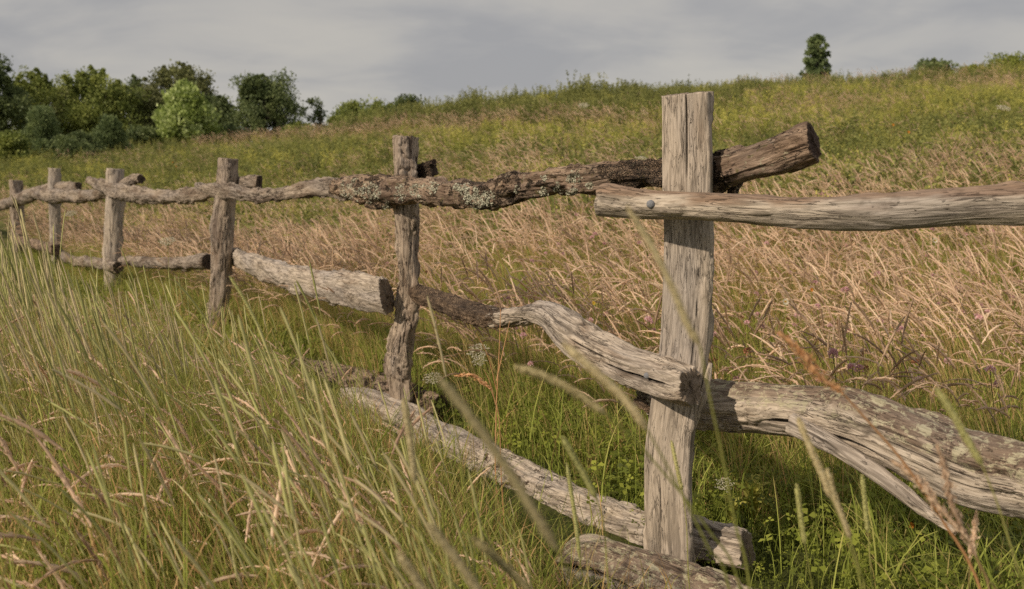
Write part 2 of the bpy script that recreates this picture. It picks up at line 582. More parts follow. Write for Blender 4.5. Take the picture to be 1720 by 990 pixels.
def make_weed(seed, h0, h1, mat, mtop, leafsz=.05, nst=6, spread=.12, lpm=60, flower=.0):
    random.seed(seed)
    mb = MB()
    for i in range(nst):
        b = (random.gauss(0, spread), random.gauss(0, spread), 0)
        h = random.uniform(h0, h1)
        p = bend_path(b, h, abs(random.gauss(.12, .1)), WIND + random.gauss(0, 1.5), random.uniform(0, .3), 8)
        ribbon(mb, p, .006, 0, .1, .3)
        n = int(lpm * h)
        k = rng.uniform(.12, 1, n)
        idx = k * 8
        ii = np.minimum(idx.astype(int), 7)
        pos = p[ii] + (p[ii + 1] - p[ii]) * (idx - ii)[:, None]
        an = rng.uniform(0, 6.28, n)
        el = rng.uniform(-.1, .9, n)
        d = np.stack([np.cos(an) * np.cos(el), np.sin(an) * np.cos(el), np.sin(el)], -1)
        diamonds(mb, pos, d, leafsz * rng.uniform(.6, 1.3, n) * (1.15 - .5 * k), leafsz * .32, 0, np.clip(k * .6 + rng.uniform(0, .35, n), 0, 1))
        if flower > 0:
            n = int(26 * flower)
            pos = p[-1] + rng.normal(size=(n, 3)) * np.array((.035, .035, .03))
            d = rng.normal(size=(n, 3)) + np.array((0, 0, .8))
            d /= np.linalg.norm(d, axis=1)[:, None]
            diamonds(mb, pos, d, .022, .016, 1, rng.uniform(.6, 1, n))
    return mb.mesh('weed_clump', [mat, mtop])


# ------------------------------------------------------------------ scatter one uncountable mass as one object
def scatter(name, label, cat, variants, pts, rz, scl, tilt=None):
    if '_grass' in name:      # gusts: the lean turns slowly over the meadow
        q = np.asarray(pts) * np.array((.8, .8, 0))
        rz = rz + .75 * vnoise(q, 91) + .45 * vnoise(q * 3.1, 92)
    coll = bpy.data.collections.new(name + '_source')
    for i, me in enumerate(variants):
        o = bpy.data.objects.new('%s_source_%02d' % (name, i), me)
        coll.objects.link(o)
    n = len(pts)
    me = bpy.data.meshes.new(name)
    me.vertices.add(n)
    me.vertices.foreach_set('co', np.asarray(pts, np.float32).ravel())
    rot = np.zeros((n, 3), np.float32)
    rot[:, 2] = rz
    if tilt is not None:
        rot[:, :2] = tilt
    sc = np.asarray(scl, np.float32)
    if sc.ndim == 1:
        sc = np.repeat(sc[:, None], 3, 1)
    for nm, typ, dat in (('rot', 'FLOAT_VECTOR', rot), ('scl', 'FLOAT_VECTOR', sc)):
        a = me.attributes.new(nm, typ, 'POINT')
        a.data.foreach_set('vector', dat.ravel())
    a = me.attributes.new('idx', 'INT', 'POINT')
    a.data.foreach_set('value', rng.integers(0, len(variants), n).astype(np.int32))
    o = link(name, me, label=label, cat=cat, kind='stuff')
    ng = bpy.data.node_groups.new(name + '_nodes', 'GeometryNodeTree')
    ng.interface.new_socket('Geometry', in_out='INPUT', socket_type='NodeSocketGeometry')
    ng.interface.new_socket('Geometry', in_out='OUTPUT', socket_type='NodeSocketGeometry')
    gi, go = ng.nodes.new('NodeGroupInput'), ng.nodes.new('NodeGroupOutput')
    ip = ng.nodes.new('GeometryNodeInstanceOnPoints')
    ci = ng.nodes.new('GeometryNodeCollectionInfo')
    ci.inputs['Collection'].default_value = coll
    ci.inputs['Separate Children'].default_value = True
    ci.inputs['Reset Children'].default_value = True
    ip.inputs['Pick Instance'].default_value = True

    def named(nm, typ):
        q = ng.nodes.new('GeometryNodeInputNamedAttribute')
        q.data_type = typ
        q.inputs['Name'].default_value = nm
        return q.outputs['Attribute']
    ng.links.new(gi.outputs[0], ip.inputs['Points'])
    ng.links.new(ci.outputs[0], ip.inputs['Instance'])
    ng.links.new(named('idx', 'INT'), ip.inputs['Instance Index'])
    ng.links.new(named('rot', 'FLOAT_VECTOR'), ip.inputs['Rotation'])
    ng.links.new(named('scl', 'FLOAT_VECTOR'), ip.inputs['Scale'])
    ng.links.new(ip.outputs[0], go.inputs[0])
    md = o.modifiers.new('scatter', 'NODES')
    md.node_group = ng
    return o


# ------------------------------------------------------------------ fence
POSTS = [(1150, 2.88), (680, 5.08), (385, 7.55), (193, 10.8), (91, 13.6), (27, 16.4)]
FENCE_XY = [at(px, 324, d)[:2] for px, d in POSTS]
FENCE_XY = [np.array((1.75, 1.3))] + FENCE_XY + [np.array((-13., 25.))]


def fence_side(x, y):
    """>0 beyond the fence, <0 on the camera's side (metres, roughly)"""
    best = np.full(np.shape(x), 1e9)
    sgn = np.ones(np.shape(x))
    for a, b in zip(FENCE_XY[:-1], FENCE_XY[1:]):
        ab = b - a
        t = np.clip(((x - a[0]) * ab[0] + (y - a[1]) * ab[1]) / (ab @ ab), 0, 1)
        dx, dy = x - a[0] - t * ab[0], y - a[1] - t * ab[1]
        d = np.hypot(dx, dy)
        s = np.where(ab[0] * dy - ab[1] * dx < 0, 1, -1)
        sgn = np.where(d < best, s, sgn)
        best = np.minimum(best, d)
    return best * sgn


def catmull(vals, n):
    vals = np.asarray(vals, float)
    m = len(vals)
    P = np.concatenate([[2 * vals[0] - vals[1]], vals, [2 * vals[-1] - vals[-2]]])
    t = np.linspace(0, m - 1, n)
    i = np.minimum(t.astype(int), m - 2)
    f = (t - i)[:, None]
    a, b, c, d = P[i], P[i + 1], P[i + 2], P[i + 3]
    return .5 * (2 * b + (c - a) * f + (2 * a - 5 * b + 4 * c - d) * f ** 2 + (3 * b - 3 * c + d - a) * f ** 3)


def log_mesh(name, ctr, rad, mat, up, seed, depth_ratio=1.0, shape='round', bark=0.0, rough=1.0, step=.006, around=96,
             cut0=(0, 0), cut1=(0, 0), crack=1.0, rot=0.0, cracks=(), jag=.006, endf=(1, 1), knots=()):
    """ctr (m,3) control points, rad (m,) radii; returns a mesh swept along them"""
    ctr = np.asarray(ctr, float)
    ln = np.linalg.norm(np.diff(ctr, axis=0), axis=1).sum()
    n = max(24, int(ln / step))
    both = catmull(np.concatenate([ctr, np.asarray(rad)[:, None], np.broadcast_to(bark, (len(ctr),))[:, None] if np.ndim(bark) == 0 else np.asarray(bark)[:, None]], 1), n * 4)
    seg = np.concatenate([[0], np.cumsum(np.linalg.norm(np.diff(both[:, :3], axis=0), axis=1))])
    sq = np.linspace(0, seg[-1], n)
    both = np.stack([np.interp(sq, seg, both[:, k]) for k in range(5)], -1)
    C, R, BK = both[:, :3], both[:, 3], both[:, 4]
    tg = np.gradient(C, axis=0)
    tg /= np.linalg.norm(tg, axis=1)[:, None]
    up = np.asarray(up, float)
    n1 = up - tg * (tg @ up)[:, None]
    n1 /= np.linalg.norm(n1, axis=1)[:, None]
    n2 = np.cross(tg, n1)
    th = np.linspace(0, 2 * math.pi, around, endpoint=False)
    T, Sg = np.meshgrid(th, sq)
    ct, st = np.cos(T), np.sin(T)
    Rm = R.mean()
    if shape == 'round':
        base = 1 + .10 * vnoise(np.stack([ct * 1.1, st * 1.1, Sg * 3.2], -1), seed) + .03 * np.cos(2 * T + seed)
    elif shape == 'split':      # angular, split out of a bigger log
        base = np.ones_like(T)
        r0 = random.Random(seed)
        for q in range(4):
            a = q * math.pi / 2 + r0.uniform(-.35, .35)
            dd = r0.uniform(.80, .92)
            tw = a + .25 * np.sin(Sg * 1.3 + q)
            cc = np.cos(T - tw)
            base = np.minimum(base, np.where(cc > .2, dd / np.maximum(cc, .2), 9))
        base = base * (1 + .07 * vnoise(np.stack([ct, st, Sg * 4], -1), seed)) + .06
    else:                       # sawn or split board: rounded rectangle
        q = 9.0
        base = (np.abs(ct) ** q + np.abs(st) ** q) ** (-1 / q)
        base = base * (1 + .012 * vnoise(np.stack([ct, st, Sg * 3], -1), seed))
    px = np.stack([ct * Rm, st * Rm, Sg], -1)
    # coarse lumps, grain ridges, fibre
    dsp = .008 * rough * fbm(px * np.array((16, 16, 5)), 3, seed + 1) * (.08 if shape == 'board' else 1)
    g = fbm(px * np.array((75, 75, 3.5)), 3, seed + 2)
    dsp += .0013 * rough * g * (Rm / .06) ** .5
    dsp += .0007 * rough * vnoise(px * np.array((260, 260, 12)), seed + 3)
    rg = 1 - np.abs(vnoise(px * np.array((48, 48, 5.0)) + .6 * vnoise(px * np.array((14, 14, 8)), seed + 16)[..., None], seed + 14))
    dsp += (.0022 if shape != 'board' else .0010) * rough * (rg ** 3 - .4)
    st_ = vnoise(px * np.array((30, 30, 4.2)), seed + 15)
    dsp += (.0036 if shape != 'board' else .001) * rough * (sstep(.05, .12, st_) - .5)
    # weather checks: narrow grooves that follow the grain
    wob = .35 * vnoise(px * np.array((9, 9, 3)), seed + 5)
    ckn = np.abs(vnoise(np.stack([px[..., 0] * 34 + wob, px[..., 1] * 34 + wob, Sg * 1.7], -1), seed + 7))
    ckm = sstep(.12, .40, vnoise(px * np.array((10, 10, 2.3)), seed + 8))
    ck = (1 - sstep(.0, .07, ckn)) * ckm * crack
    dsp -= (.003 if shape == 'board' else .006) * ck
    CR = ck * (.3 if shape == 'board' else .6)
    # bark: plates with deep furrows
    bn = np.broadcast_to(BK[:, None], T.shape)
    bf = sstep(.35, .65, bn + .9 * vnoise(px * np.array((20, 20, 8)), seed + 9))
    pl = np.abs(vnoise(px * np.array((52, 52, 17)), seed + 10))
    pl2 = np.abs(vnoise(px * np.array((95, 95, 40)), seed + 11))
    dsp += bf * (.002 + .0075 * np.minimum(pl, .35) / .35 + .004 * pl2 + .003 * vnoise(px * np.array((30, 30, 24)), seed + 12)) * rough * (Rm / .06) ** .5
    # explicit long cracks: (angle, s0, s1, halfwidth_rad, depth)
    for a, s0, s1, w, dp in cracks:
        aa = a + .10 * vnoise(np.stack([Sg * 6, 0 * Sg, 0 * Sg + seed], -1), seed + 20)
        k = sstep(s0 - .03, s0 + .03, Sg) * (1 - sstep(s1 - .08, s1 + .02, Sg))
        d = np.abs((T - aa + math.pi) % (2 * math.pi) - math.pi)
        c1 = (1 - sstep(w * .35, w, d / np.maximum(k, .15))) * k
        dsp -= dp * c1
        CR = np.maximum(CR, c1)
    for a, s0, w, hgt in knots:
        d = ((T - a + math.pi) % (2 * math.pi) - math.pi) * Rm
        q = np.exp(-(d ** 2 + ((Sg - s0) * .8) ** 2) / (w * w))
        dsp += hgt * q
    RR = R[:, None] * base + dsp * (Rm / .06) ** .3
    a = ct * RR
    b = st * RR * depth_ratio
    cr_, sr_ = math.cos(rot), math.sin(rot)
    a2, b2 = a * cr_ - b * sr_, a * sr_ + b * cr_
    V = C[:, None, :] + a2[..., None] * n1[:, None, :] + b2[..., None] * n2[:, None, :]
    # slanted, uneven cuts
    fall0 = np.exp(-Sg / (Rm * 1.2))
    fall1 = np.exp(-(sq[-1] - Sg) / (Rm * 1.2))
    rj = vnoise(np.stack([a * 70, b * 70, 0 * a], -1), seed + 30) * jag + vnoise(np.stack([a * 200, b * 200, 0 * a], -1), seed + 31) * jag * .4
    V += tg[:, None, :] * ((a2 * cut0[0] + b2 * cut0[1] + rj) * fall0 + (a2 * cut1[0] + b2 * cut1[1] + rj) * fall1)[..., None]
    gcv = np.stack([a, b, Sg], -1)
    ef = np.zeros_like(T)
    # wear the rim of each cut a little
    verts = [V.reshape(-1, 3)]
    gcs = [gcv.reshape(-1, 3)]
    efs = [ef.ravel()]
    crs = [CR.ravel()]
    bks = [bn.ravel()]
    faces = []
    idx = np.arange(n * around).reshape(n, around)
    q = np.stack([idx[:-1], np.roll(idx[:-1], -1, 1), np.roll(idx[1:], -1, 1), idx[1:]], -1).reshape(-1, 4)
    faces.append(q)
    cnt = n * around
    for e, (row, sgn) in enumerate(((0, -1), (n - 1, 1))):
        prev = idx[row]
        cen = V[row].mean(0)
        K = 9
        for k in range(1, K + 1):
            f = 1 - k / K
            f = f * .985 if k < K else .02
            rimw = f ** 4
            soft = sum(np.roll(V[row], q, 0) for q in range(-around // 12, around // 12 + 1)) / (2 * (around // 12) + 1 if around % 12 == 0 else len(range(-around // 12, around // 12 + 1)))
            P = cen + (V[row] * rimw + soft * (1 - rimw) - cen) * f
            g3 = gcv[row].copy()
            g3[:, :2] *= f
            o = (rng.normal(size=around) * .0008 + .004 * vnoise(np.stack([g3[:, 0] * 60, g3[:, 1] * 60, 0 * g3[:, 0]], -1), seed + 40)
                 + sgn * .0 - .006 * (1 - sstep(0, .05, np.abs(vnoise(np.stack([g3[:, 0] * 25, g3[:, 1] * 25, 0 * g3[:, 0] + e], -1), seed + 41)))) * sgn * (k > 1))
            P = P + tg[row] * o[:, None] * min(1, k / 2)
            verts.append(P)
            gcs.append(g3)
            efs.append(np.full(around, float(endf[e])))
            crs.append(np.zeros(around))
            bks.append(np.zeros(around))
            cur = cnt + np.arange(around)
            qq = np.stack([prev, np.roll(prev, -1), np.roll(cur, -1), cur], -1)
            faces.append(qq[:, ::-1] if row == 0 else qq)
            prev = cur
            cnt += around
    F = np.concatenate(faces)[:, ::-1]
    me = mesh_from(name, np.concatenate(verts), F, [mat],
                   attrs={'gc': ('FLOAT_VECTOR', np.concatenate(gcs) + np.array((0, 0, seed * 1.37))),
                          'ef': ('FLOAT', np.concatenate(efs)), 'cr': ('FLOAT', np.concatenate(crs)),
                          'bk': ('FLOAT', np.concatenate(bks))}, smooth=True)
    return me


def dfun(a, b):
    k = (1 / b[1] - 1 / a[1]) / (b[0] - a[0])
    return lambda px: 1 / (1 / a[1] + k * (px - a[0]))


fence = bpy.data.objects.new('rail_fence', None)
COL.objects.link(fence)
fence.location = (*FENCE_XY[1], 0)
fence['label'] = 'old weathered split rail fence of crooked logs running through the meadow'
fence['category'] = 'fence'
FO = np.array((*FENCE_XY[1], 0.0))


def fpart(name, me, parent=None, label=None):
    """mesh data is in world space; shift it so that the parent sits at the fence's foot"""
    n = len(me.vertices)
    co = np.empty(n * 3, np.float32)
    me.vertices.foreach_get('co', co)
    co = co.reshape(-1, 3) - FO
    me.vertices.foreach_set('co', co.ravel().astype(np.float32))
    me.update()
    return link(name, me, parent or fence, label=label)


def post(pts, d, mat, seed, label, shape='round', rotz=0.0, foot=-.15, **kw):
    C = [at(px, py, d) for px, py, w in pts]
    C = [np.array((c[0], d, c[2])) for c in C]
    r = [w / 2 / FPX * d for _, _, w in pts]
    last = C[-1].copy()
    last[2] = foot
    C.append(last)
    r.append(r[-1])
    C, r = C[::-1], r[::-1]
    me = log_mesh('post', C, r, M[mat], (math.cos(rotz), math.sin(rotz), 0), seed, shape=shape, **kw)
    return fpart('post', me, label=label)


def rail(anch, pts, mat, seed, label, bark=None, name='rail', **kw):
    df = dfun(*anch)
    C = [at(p[0], p[1], df(p[0])) for p in pts]
    r = [p[2] / 2 / FPX * df(p[0]) for p in pts]
    cum = np.concatenate([[0], np.cumsum(np.linalg.norm(np.diff(np.array(C), axis=0), axis=1))])
    pxs = [p[0] for p in pts]
    for key in ('cracks', 'knots'):
        if key in kw:
            if key == 'cracks':
                kw[key] = [(a, np.interp(p0, pxs, cum), np.interp(p1, pxs, cum), w_, dp) for a, p0, p1, w_, dp in kw[key]]
            else:
                kw[key] = [(a, np.interp(p0, pxs, cum), w_, dp) for a, p0, w_, dp in kw[key]]
    me = log_mesh(name, C, r, M[mat], (0, 0, 1), seed, bark=bark if bark is not None else 0.0, **kw)
    return fpart(name, me, label=label), C, r


# posts -----------------------------------------------------------
post([(1153, 158, 76), (1154, 200, 77), (1155, 260, 80), (1155, 320, 81), (1157, 400, 80), (1155, 500, 80), (1148, 600, 79), (1134, 680, 79),
      (1124, 760, 79), (1123, 850, 78), (1126, 960, 77)], 2.88, 'post_grey', 5,
     'broad flat pale grey post nearest the camera', shape='board', rotz=-.28, depth_ratio=.62, rough=.8, step=.004, around=160,
     cut1=(.03, .1), jag=.0015, cracks=[(1.58 + math.pi, 1.32, 1.9, .035, .02), (1.25 + math.pi, .3, .6, .02, .006), (1.95 + math.pi, .75, 1.1, .02, .006)])
post([(681, 230, 40), (680, 262, 42), (679, 310, 42), (683, 360, 40), (685, 420, 37), (685, 500, 34), (677, 580, 42), (674, 640, 42), (677, 690, 40)],
     5.08, 'post_brown', 21, 'rough brown post with furrowed bark and a chipped top', bark=[.26] * 10, rough=1.5, around=110)
post([(385, 267, 32), (383, 300, 33), (379, 340, 33), (374, 400, 36), (371, 460, 37), (367, 520, 36), (360, 575, 34)], 7.55, 'post_brown', 33,
     'leaning grey brown post with a notched top', bark=[.1] * 8, around=90, step=.009, rot=.3)
post([(194, 284, 30), (193, 330, 29), (190, 400, 29), (189, 450, 28), (190, 500, 28)], 10.8, 'post_grey', 41,
     'straight grey post half hidden by tall green grass', around=72, step=.014, rough=.8)
post([(91, 283, 20), (91, 330, 20), (94, 400, 18), (96, 460, 18)], 13.6, 'post_grey', 47, 'thin grey post second from the far end', around=60, step=.018)
post([(27, 303, 21), (29, 350, 22), (31, 400, 22), (33, 440, 22)], 16.4, 'post_brown', 53, 'far grey post at the left end of the fence', around=60, step=.02)
post([(-48, 318, 18), (-48, 360, 18), (-48, 420, 18)], 20.0, 'post_brown', 54, 'farthest post beyond the others', around=48, step=.02)

# top rails --------------------------------------------------------
R_, RC, RR_ = rail([(1150, 2.73), (1720, 2.25)],
     [(1007, 338, 46), (1022, 337, 50), (1060, 342, 47), (1110, 346, 47), (1200, 349, 49), (1340, 356, 53), (1480, 355, 59), (1560, 350, 61),
      (1640, 345, 62), (1720, 341, 67), (1850, 332, 74), (2050, 320, 78)], 'rail_top', 61,
     'smooth silvery top rail browned along its upper side', step=.005, around=140, rough=.55, cut0=(.25, .2), jag=.004,
     cracks=[(math.pi / 2 - .2, 1230, 1330, .03, .004), (math.pi / 2 - .1, 1540, 1580, .05, .006)], endf=(.0, 1))
B_, BC, BR = rail([(680, 4.88), (1150, 3.06)],
     [(568, 314, 26), (600, 316, 44), (640, 322, 50), (700, 320, 44), (760, 326, 44), (820, 327, 48), (880, 313, 44), (940, 304, 46), (1000, 302, 50),
      (1060, 293, 42), (1110, 292, 38), (1160, 292, 46), (1215, 285, 50), (1270, 268, 58), (1320, 252, 66), (1345, 244, 66), (1366, 238, 62)],
     'bark', 71, 'crooked barked top rail crusted with grey green lichen', bark=[.3, .35, .5, .3, .35, .5, .45, .3, .2, .75, .85, .8, .5, .05, .0, .05, .1],
     step=.005, around=150, rough=1.15, cut1=(-.15, .5), jag=.006)
A1, A1C, _ = rail([(385, 7.36), (680, 5.26)],
     [(331, 311, 12), (350, 317, 20), (390, 322, 26), (430, 329, 20), (480, 325, 24), (520, 316, 28), (560, 318, 32), (600, 320, 34), (650, 316, 32),
      (690, 298, 24), (727, 284, 20)], 'rail_dull', 81, 'thin twisted grey top rail with dark underside', bark=[0, 0, .1, .3, .3, .1, .3, .5, .6, .7, .8],
     step=.007, around=90, rough=1.3, depth_ratio=.65, shape='split')
A2, _, _ = rail([(193, 10.5), (385, 7.78)],
     [(148, 302, 10.1), (165, 310, 20.2), (195, 322, 25.2), (240, 328, 25.2), (290, 330, 22.7), (335, 326, 24.4), (370, 316, 20.2), (410, 307, 22.7), (436, 306, 22.7)],
     'rail_dull', 83, 'pale sagging top rail with a sawn dark end past the leaning post', step=.009, around=90, cut1=(.1, .6), shape='split', rough=1.2, depth_ratio=.7)
A3, _, _ = rail([(91, 13.3), (193, 11.05)],
     [(60, 326, 16.8), (80, 329, 21.8), (110, 330, 24.4), (150, 329, 21.0), (190, 320, 20.2), (225, 302, 16.8), (237, 301, 14.3)], 'rail_dull', 85,
     'lumpy pale top rail between the two small posts', step=.014, around=60, rough=.8)
rail([(27, 16.1), (91, 13.85)], [(-30, 350, 11.8), (5, 345, 15.1), (30, 336, 20.2), (70, 322, 20.2), (100, 316, 20.2), (132, 312, 11.8)], 'rail_dull', 87,
     'far pale top rail crossing the left end post', step=.016, around=56, rough=.8)
rail([(-48, 19.7), (27, 16.6)], [(-130, 352, 12), (-48, 350, 16), (10, 342, 16), (44, 330, 12)], 'rail_brown' if 'rail_brown' in M else 'bark', 88,
     'farthest top rail at the edge', step=.02, around=48)
# short dead stub under the lichened rail
me = log_mesh('stub', [at(1240, 296, 2.95), at(1234, 310, 2.93), at(1230, 326, 2.92)], [.02, .021, .017], M['bark'], (0, 1, 0), 90, bark=.9, around=60, step=.003)
fpart('branch_stub', me, B_)
# small forked dead branch behind the second post
me = log_mesh('stub2', [at(700, 294, 5.2), at(716, 281, 5.1), at(729, 273, 5.0)], [.017, .018, .016], M['bark'], (0, 0, 1), 91, bark=.6, around=48, step=.006)
fpart('branch_stub', me, A1)

# middle rails -----------------------------------------------------
MR, MRC, MRR = rail([(1150, 3.07), (1720, 2.25)],
     [(1073, 672, 26), (1110, 678, 50), (1165, 682, 80), (1230, 682, 84), (1300, 686, 86), (1380, 694, 88), (1460, 716, 98), (1560, 758, 112),
      (1640, 790, 118), (1720, 808, 116), (1900, 850, 120), (2080, 885, 120)], 'log_grey', 101,
     'thick silvery log with lichen spotted brown upper side', bark=[.7, .5, .3, .1, .05, .05, .05, .08, .1, .1, .1, .1],
     step=.005, around=190, rough=1.0, depth_ratio=.9,
     cracks=[(math.pi / 2 + .30, 1315, 1400, .14, .03), (math.pi / 2 + .72, 1400, 1520, .2, .05), (math.pi / 2 - .3, 1540, 1720, .03, .008), (math.pi / 2 - .05, 1500, 1700, .03, .007), (math.pi / 2 + .3, 1560, 1760, .03, .008)],
     knots=[(math.pi / 2 - .9, 1440, .05, .02)])
me_pts = [(1330, 712, 34), (1400, 748, 36), (1455, 782, 36), (1510, 822, 34), (1560, 862, 28), (1606, 893, 8)]
dfb = dfun((1150, 2.97), (1720, 2.19))
me = log_mesh('split', [at(a, b, dfb(a)) for a, b, c in me_pts], [c / 2 / FPX * dfb(a) for a, b, c in me_pts], M['rail_grey'], (0, 0, 1), 105, around=90, step=.005, rough=.8)
fpart('split_branch', me, MR)
M1, M1C, M1R = rail([(680, 5.26), (1150, 2.73)],
     [(690, 490, 26), (740, 507, 30), (790, 526, 34), (840, 534, 30), (890, 526, 32), (925, 532, 44), (960, 560, 62), (1000, 588, 64), (1050, 612, 64),
      (1100, 630, 68), (1140, 643, 68), (1160, 648, 64)], 'rail_grey', 111, 'kinked grey middle rail with barky thin end and split square end',
     bark=[.95, .95, .9, .55, .1, .0, 0, 0, 0, 0, .05, .1], shape='split', step=.005, around=150, rough=.8, cut1=(-.15, .45), jag=.008,
     cracks=[(math.pi / 2 + .05, 1045, 1150, .13, .02), (math.pi / 2 - .35, 985, 1050, .06, .012), (math.pi / 2 + .4, 940, 985, .06, .01)])
M0, _, _ = rail([(385, 7.78), (680, 4.84)],
     [(390, 430, 24), (430, 446, 40), (480, 464, 44), (530, 477, 50), (580, 485, 58), (625, 493, 62), (650, 497, 62)], 'rail_grey', 121,
     'broad pale middle rail ending in a black sawn face', shape='split', step=.006, around=130, rough=1.1, cut1=(-.2, 1.0), rot=.2, depth_ratio=.7, jag=.012)
rail([(193, 11.1), (385, 7.32)], [(203, 437, 13.4), (240, 440, 19.3), (290, 444, 21.8), (335, 440, 26.9), (352, 440, 28.6)], 'rail_dull', 123,
     'short pale middle rail with dark cut end at the leaning post', step=.011, around=70, rough=.8, cut1=(0, .7))
rail([(91, 13.9), (193, 10.5)], [(98, 424, 13.4), (120, 437, 15.1), (160, 442, 17.6), (198, 450, 19.3)], 'rail_dull', 125,
     'dim middle rail behind the tall grass', step=.014, around=60, rough=.8)
rail([(27, 16.7), (91, 13.3)], [(22, 402, 13), (60, 411, 15), (94, 419, 18)], 'bark', 127, 'far dark middle rail', step=.016, around=50)

# bottom rails -----------------------------------------------------
L1, L1C, L1R = rail([(680, 4.86), (1150, 3.09)],
     [(586, 668, 44), (606, 682, 64), (660, 708, 70), (720, 738, 70), (780, 765, 70), (840, 796, 74), (900, 828, 76), (960, 852, 78), (1020, 870, 72),
      (1080, 888, 62), (1150, 903, 68), (1210, 916, 72), (1255, 925, 68)], 'rail_grey', 131, 'long low rail sloping through the grass with a rounded cut end',
     bark=[0, 0, 0, .05, .1, .3, .35, .1, .1, 0, 0, 0, 0], shape='split', step=.006, around=130, rough=1.0, cut0=(.4, 0), cut1=(-.1, .5),
     cracks=[(math.pi / 2 + .1, 790, 880, .08, .016), (math.pi / 2 - .4, 640, 720, .05, .01)])
rail([(385, 7.78), (680, 5.3)], [(330, 578, 26), (400, 592, 32), (460, 608, 36), (530, 626, 38), (600, 642, 40), (660, 656, 40), (705, 672, 40), (740, 684, 38)], 'bark', 133,
     'brown bottom rail behind the rough brown post', bark=[.4] * 8, step=.008, around=90, cut1=(0, .5))
rail([(193, 11), (385, 7.3)], [(215, 545, 20), (260, 545, 26), (310, 552, 28), (352, 566, 28)], 'rail_dull', 135, 'pale bottom rail sunk in tall grass', step=.011, around=70, rough=.8)
LR, _, _ = rail([(1150, 2.70), (1720, 2.2)],
     [(946, 944, 54), (975, 940, 84), (1030, 952, 88), (1090, 976, 92), (1160, 1004, 96), (1260, 1040, 100), (1400, 1090, 100)], 'log_grey', 141,
     'low cracked log in front of the nearest post', bark=[.2, .2, .2, .15, .1, .1, .1], shape='split', step=.005, around=150, rough=1.2, cut0=(.5, .2),
     jag=.01, cracks=[(math.pi / 2 - .6, 946, 1100, .10, .02), (math.pi / 2 + .3, 980, 1150, .08, .02)], rot=.6)


# nails / bolts -----------------------------------------------------
def nail_mesh(c, nrm, r):
    nrm = np.array(nrm, float)
    nrm /= np.linalg.norm(nrm)
    s = np.cross(nrm, (0, 0, 1.0))
    s /= np.linalg.norm(s)
    u = np.cross(nrm, s)
    rings = [(1.0, -.5), (1.0, 0), (1.0, .42), (.82, .62), (.3, .72), (.01, .74)]
    V, Fc = [], []
    ns = 6 * 3
    for f, h in rings:
        for j in range(ns):
            a = 2 * math.pi * j / ns
            hexr = 1 / max(abs(math.cos(((a + math.pi / 6) % (math.pi / 3)) - math.pi / 6)), .5) * .93
            V.append(c + (s * math.cos(a) + u * math.sin(a)) * r * f * hexr + nrm * h * r)
    for i in range(len(rings) - 1):
        for j in range(ns):
            k = (j + 1) % ns
            Fc.append((i * ns + j, i * ns + k, (i + 1) * ns + k, (i + 1) * ns + j))
    return mesh_from('nail_head', np.array(V), np.array(Fc), [M['nail']])


def surf_toward_cam(px, py, obj, off=.0):
    """first point of obj's mesh met from the camera through px, py"""
    o = np.array((0, 0, CAMH)) - FO
    d = at(px, py, 1.0) - np.array((0, 0, CAMH))
    d /= np.linalg.norm(d)
    hit, loc, nrm, _ = obj.ray_cast(Vector(o), Vector(d))
    if not hit:
        return None, None, None
    return np.array(loc) + FO, np.array(nrm), -d


for px, py, o, r in ((1093, 343, R_, .0115), (1087, 631, M1, .0095)):
    p, nm, td = surf_toward_cam(px, py, o)
    if p is not None:
        fpart('bolt_head', nail_mesh(p, td * .6 + np.array((-.3, -.6, 0)), r), o)

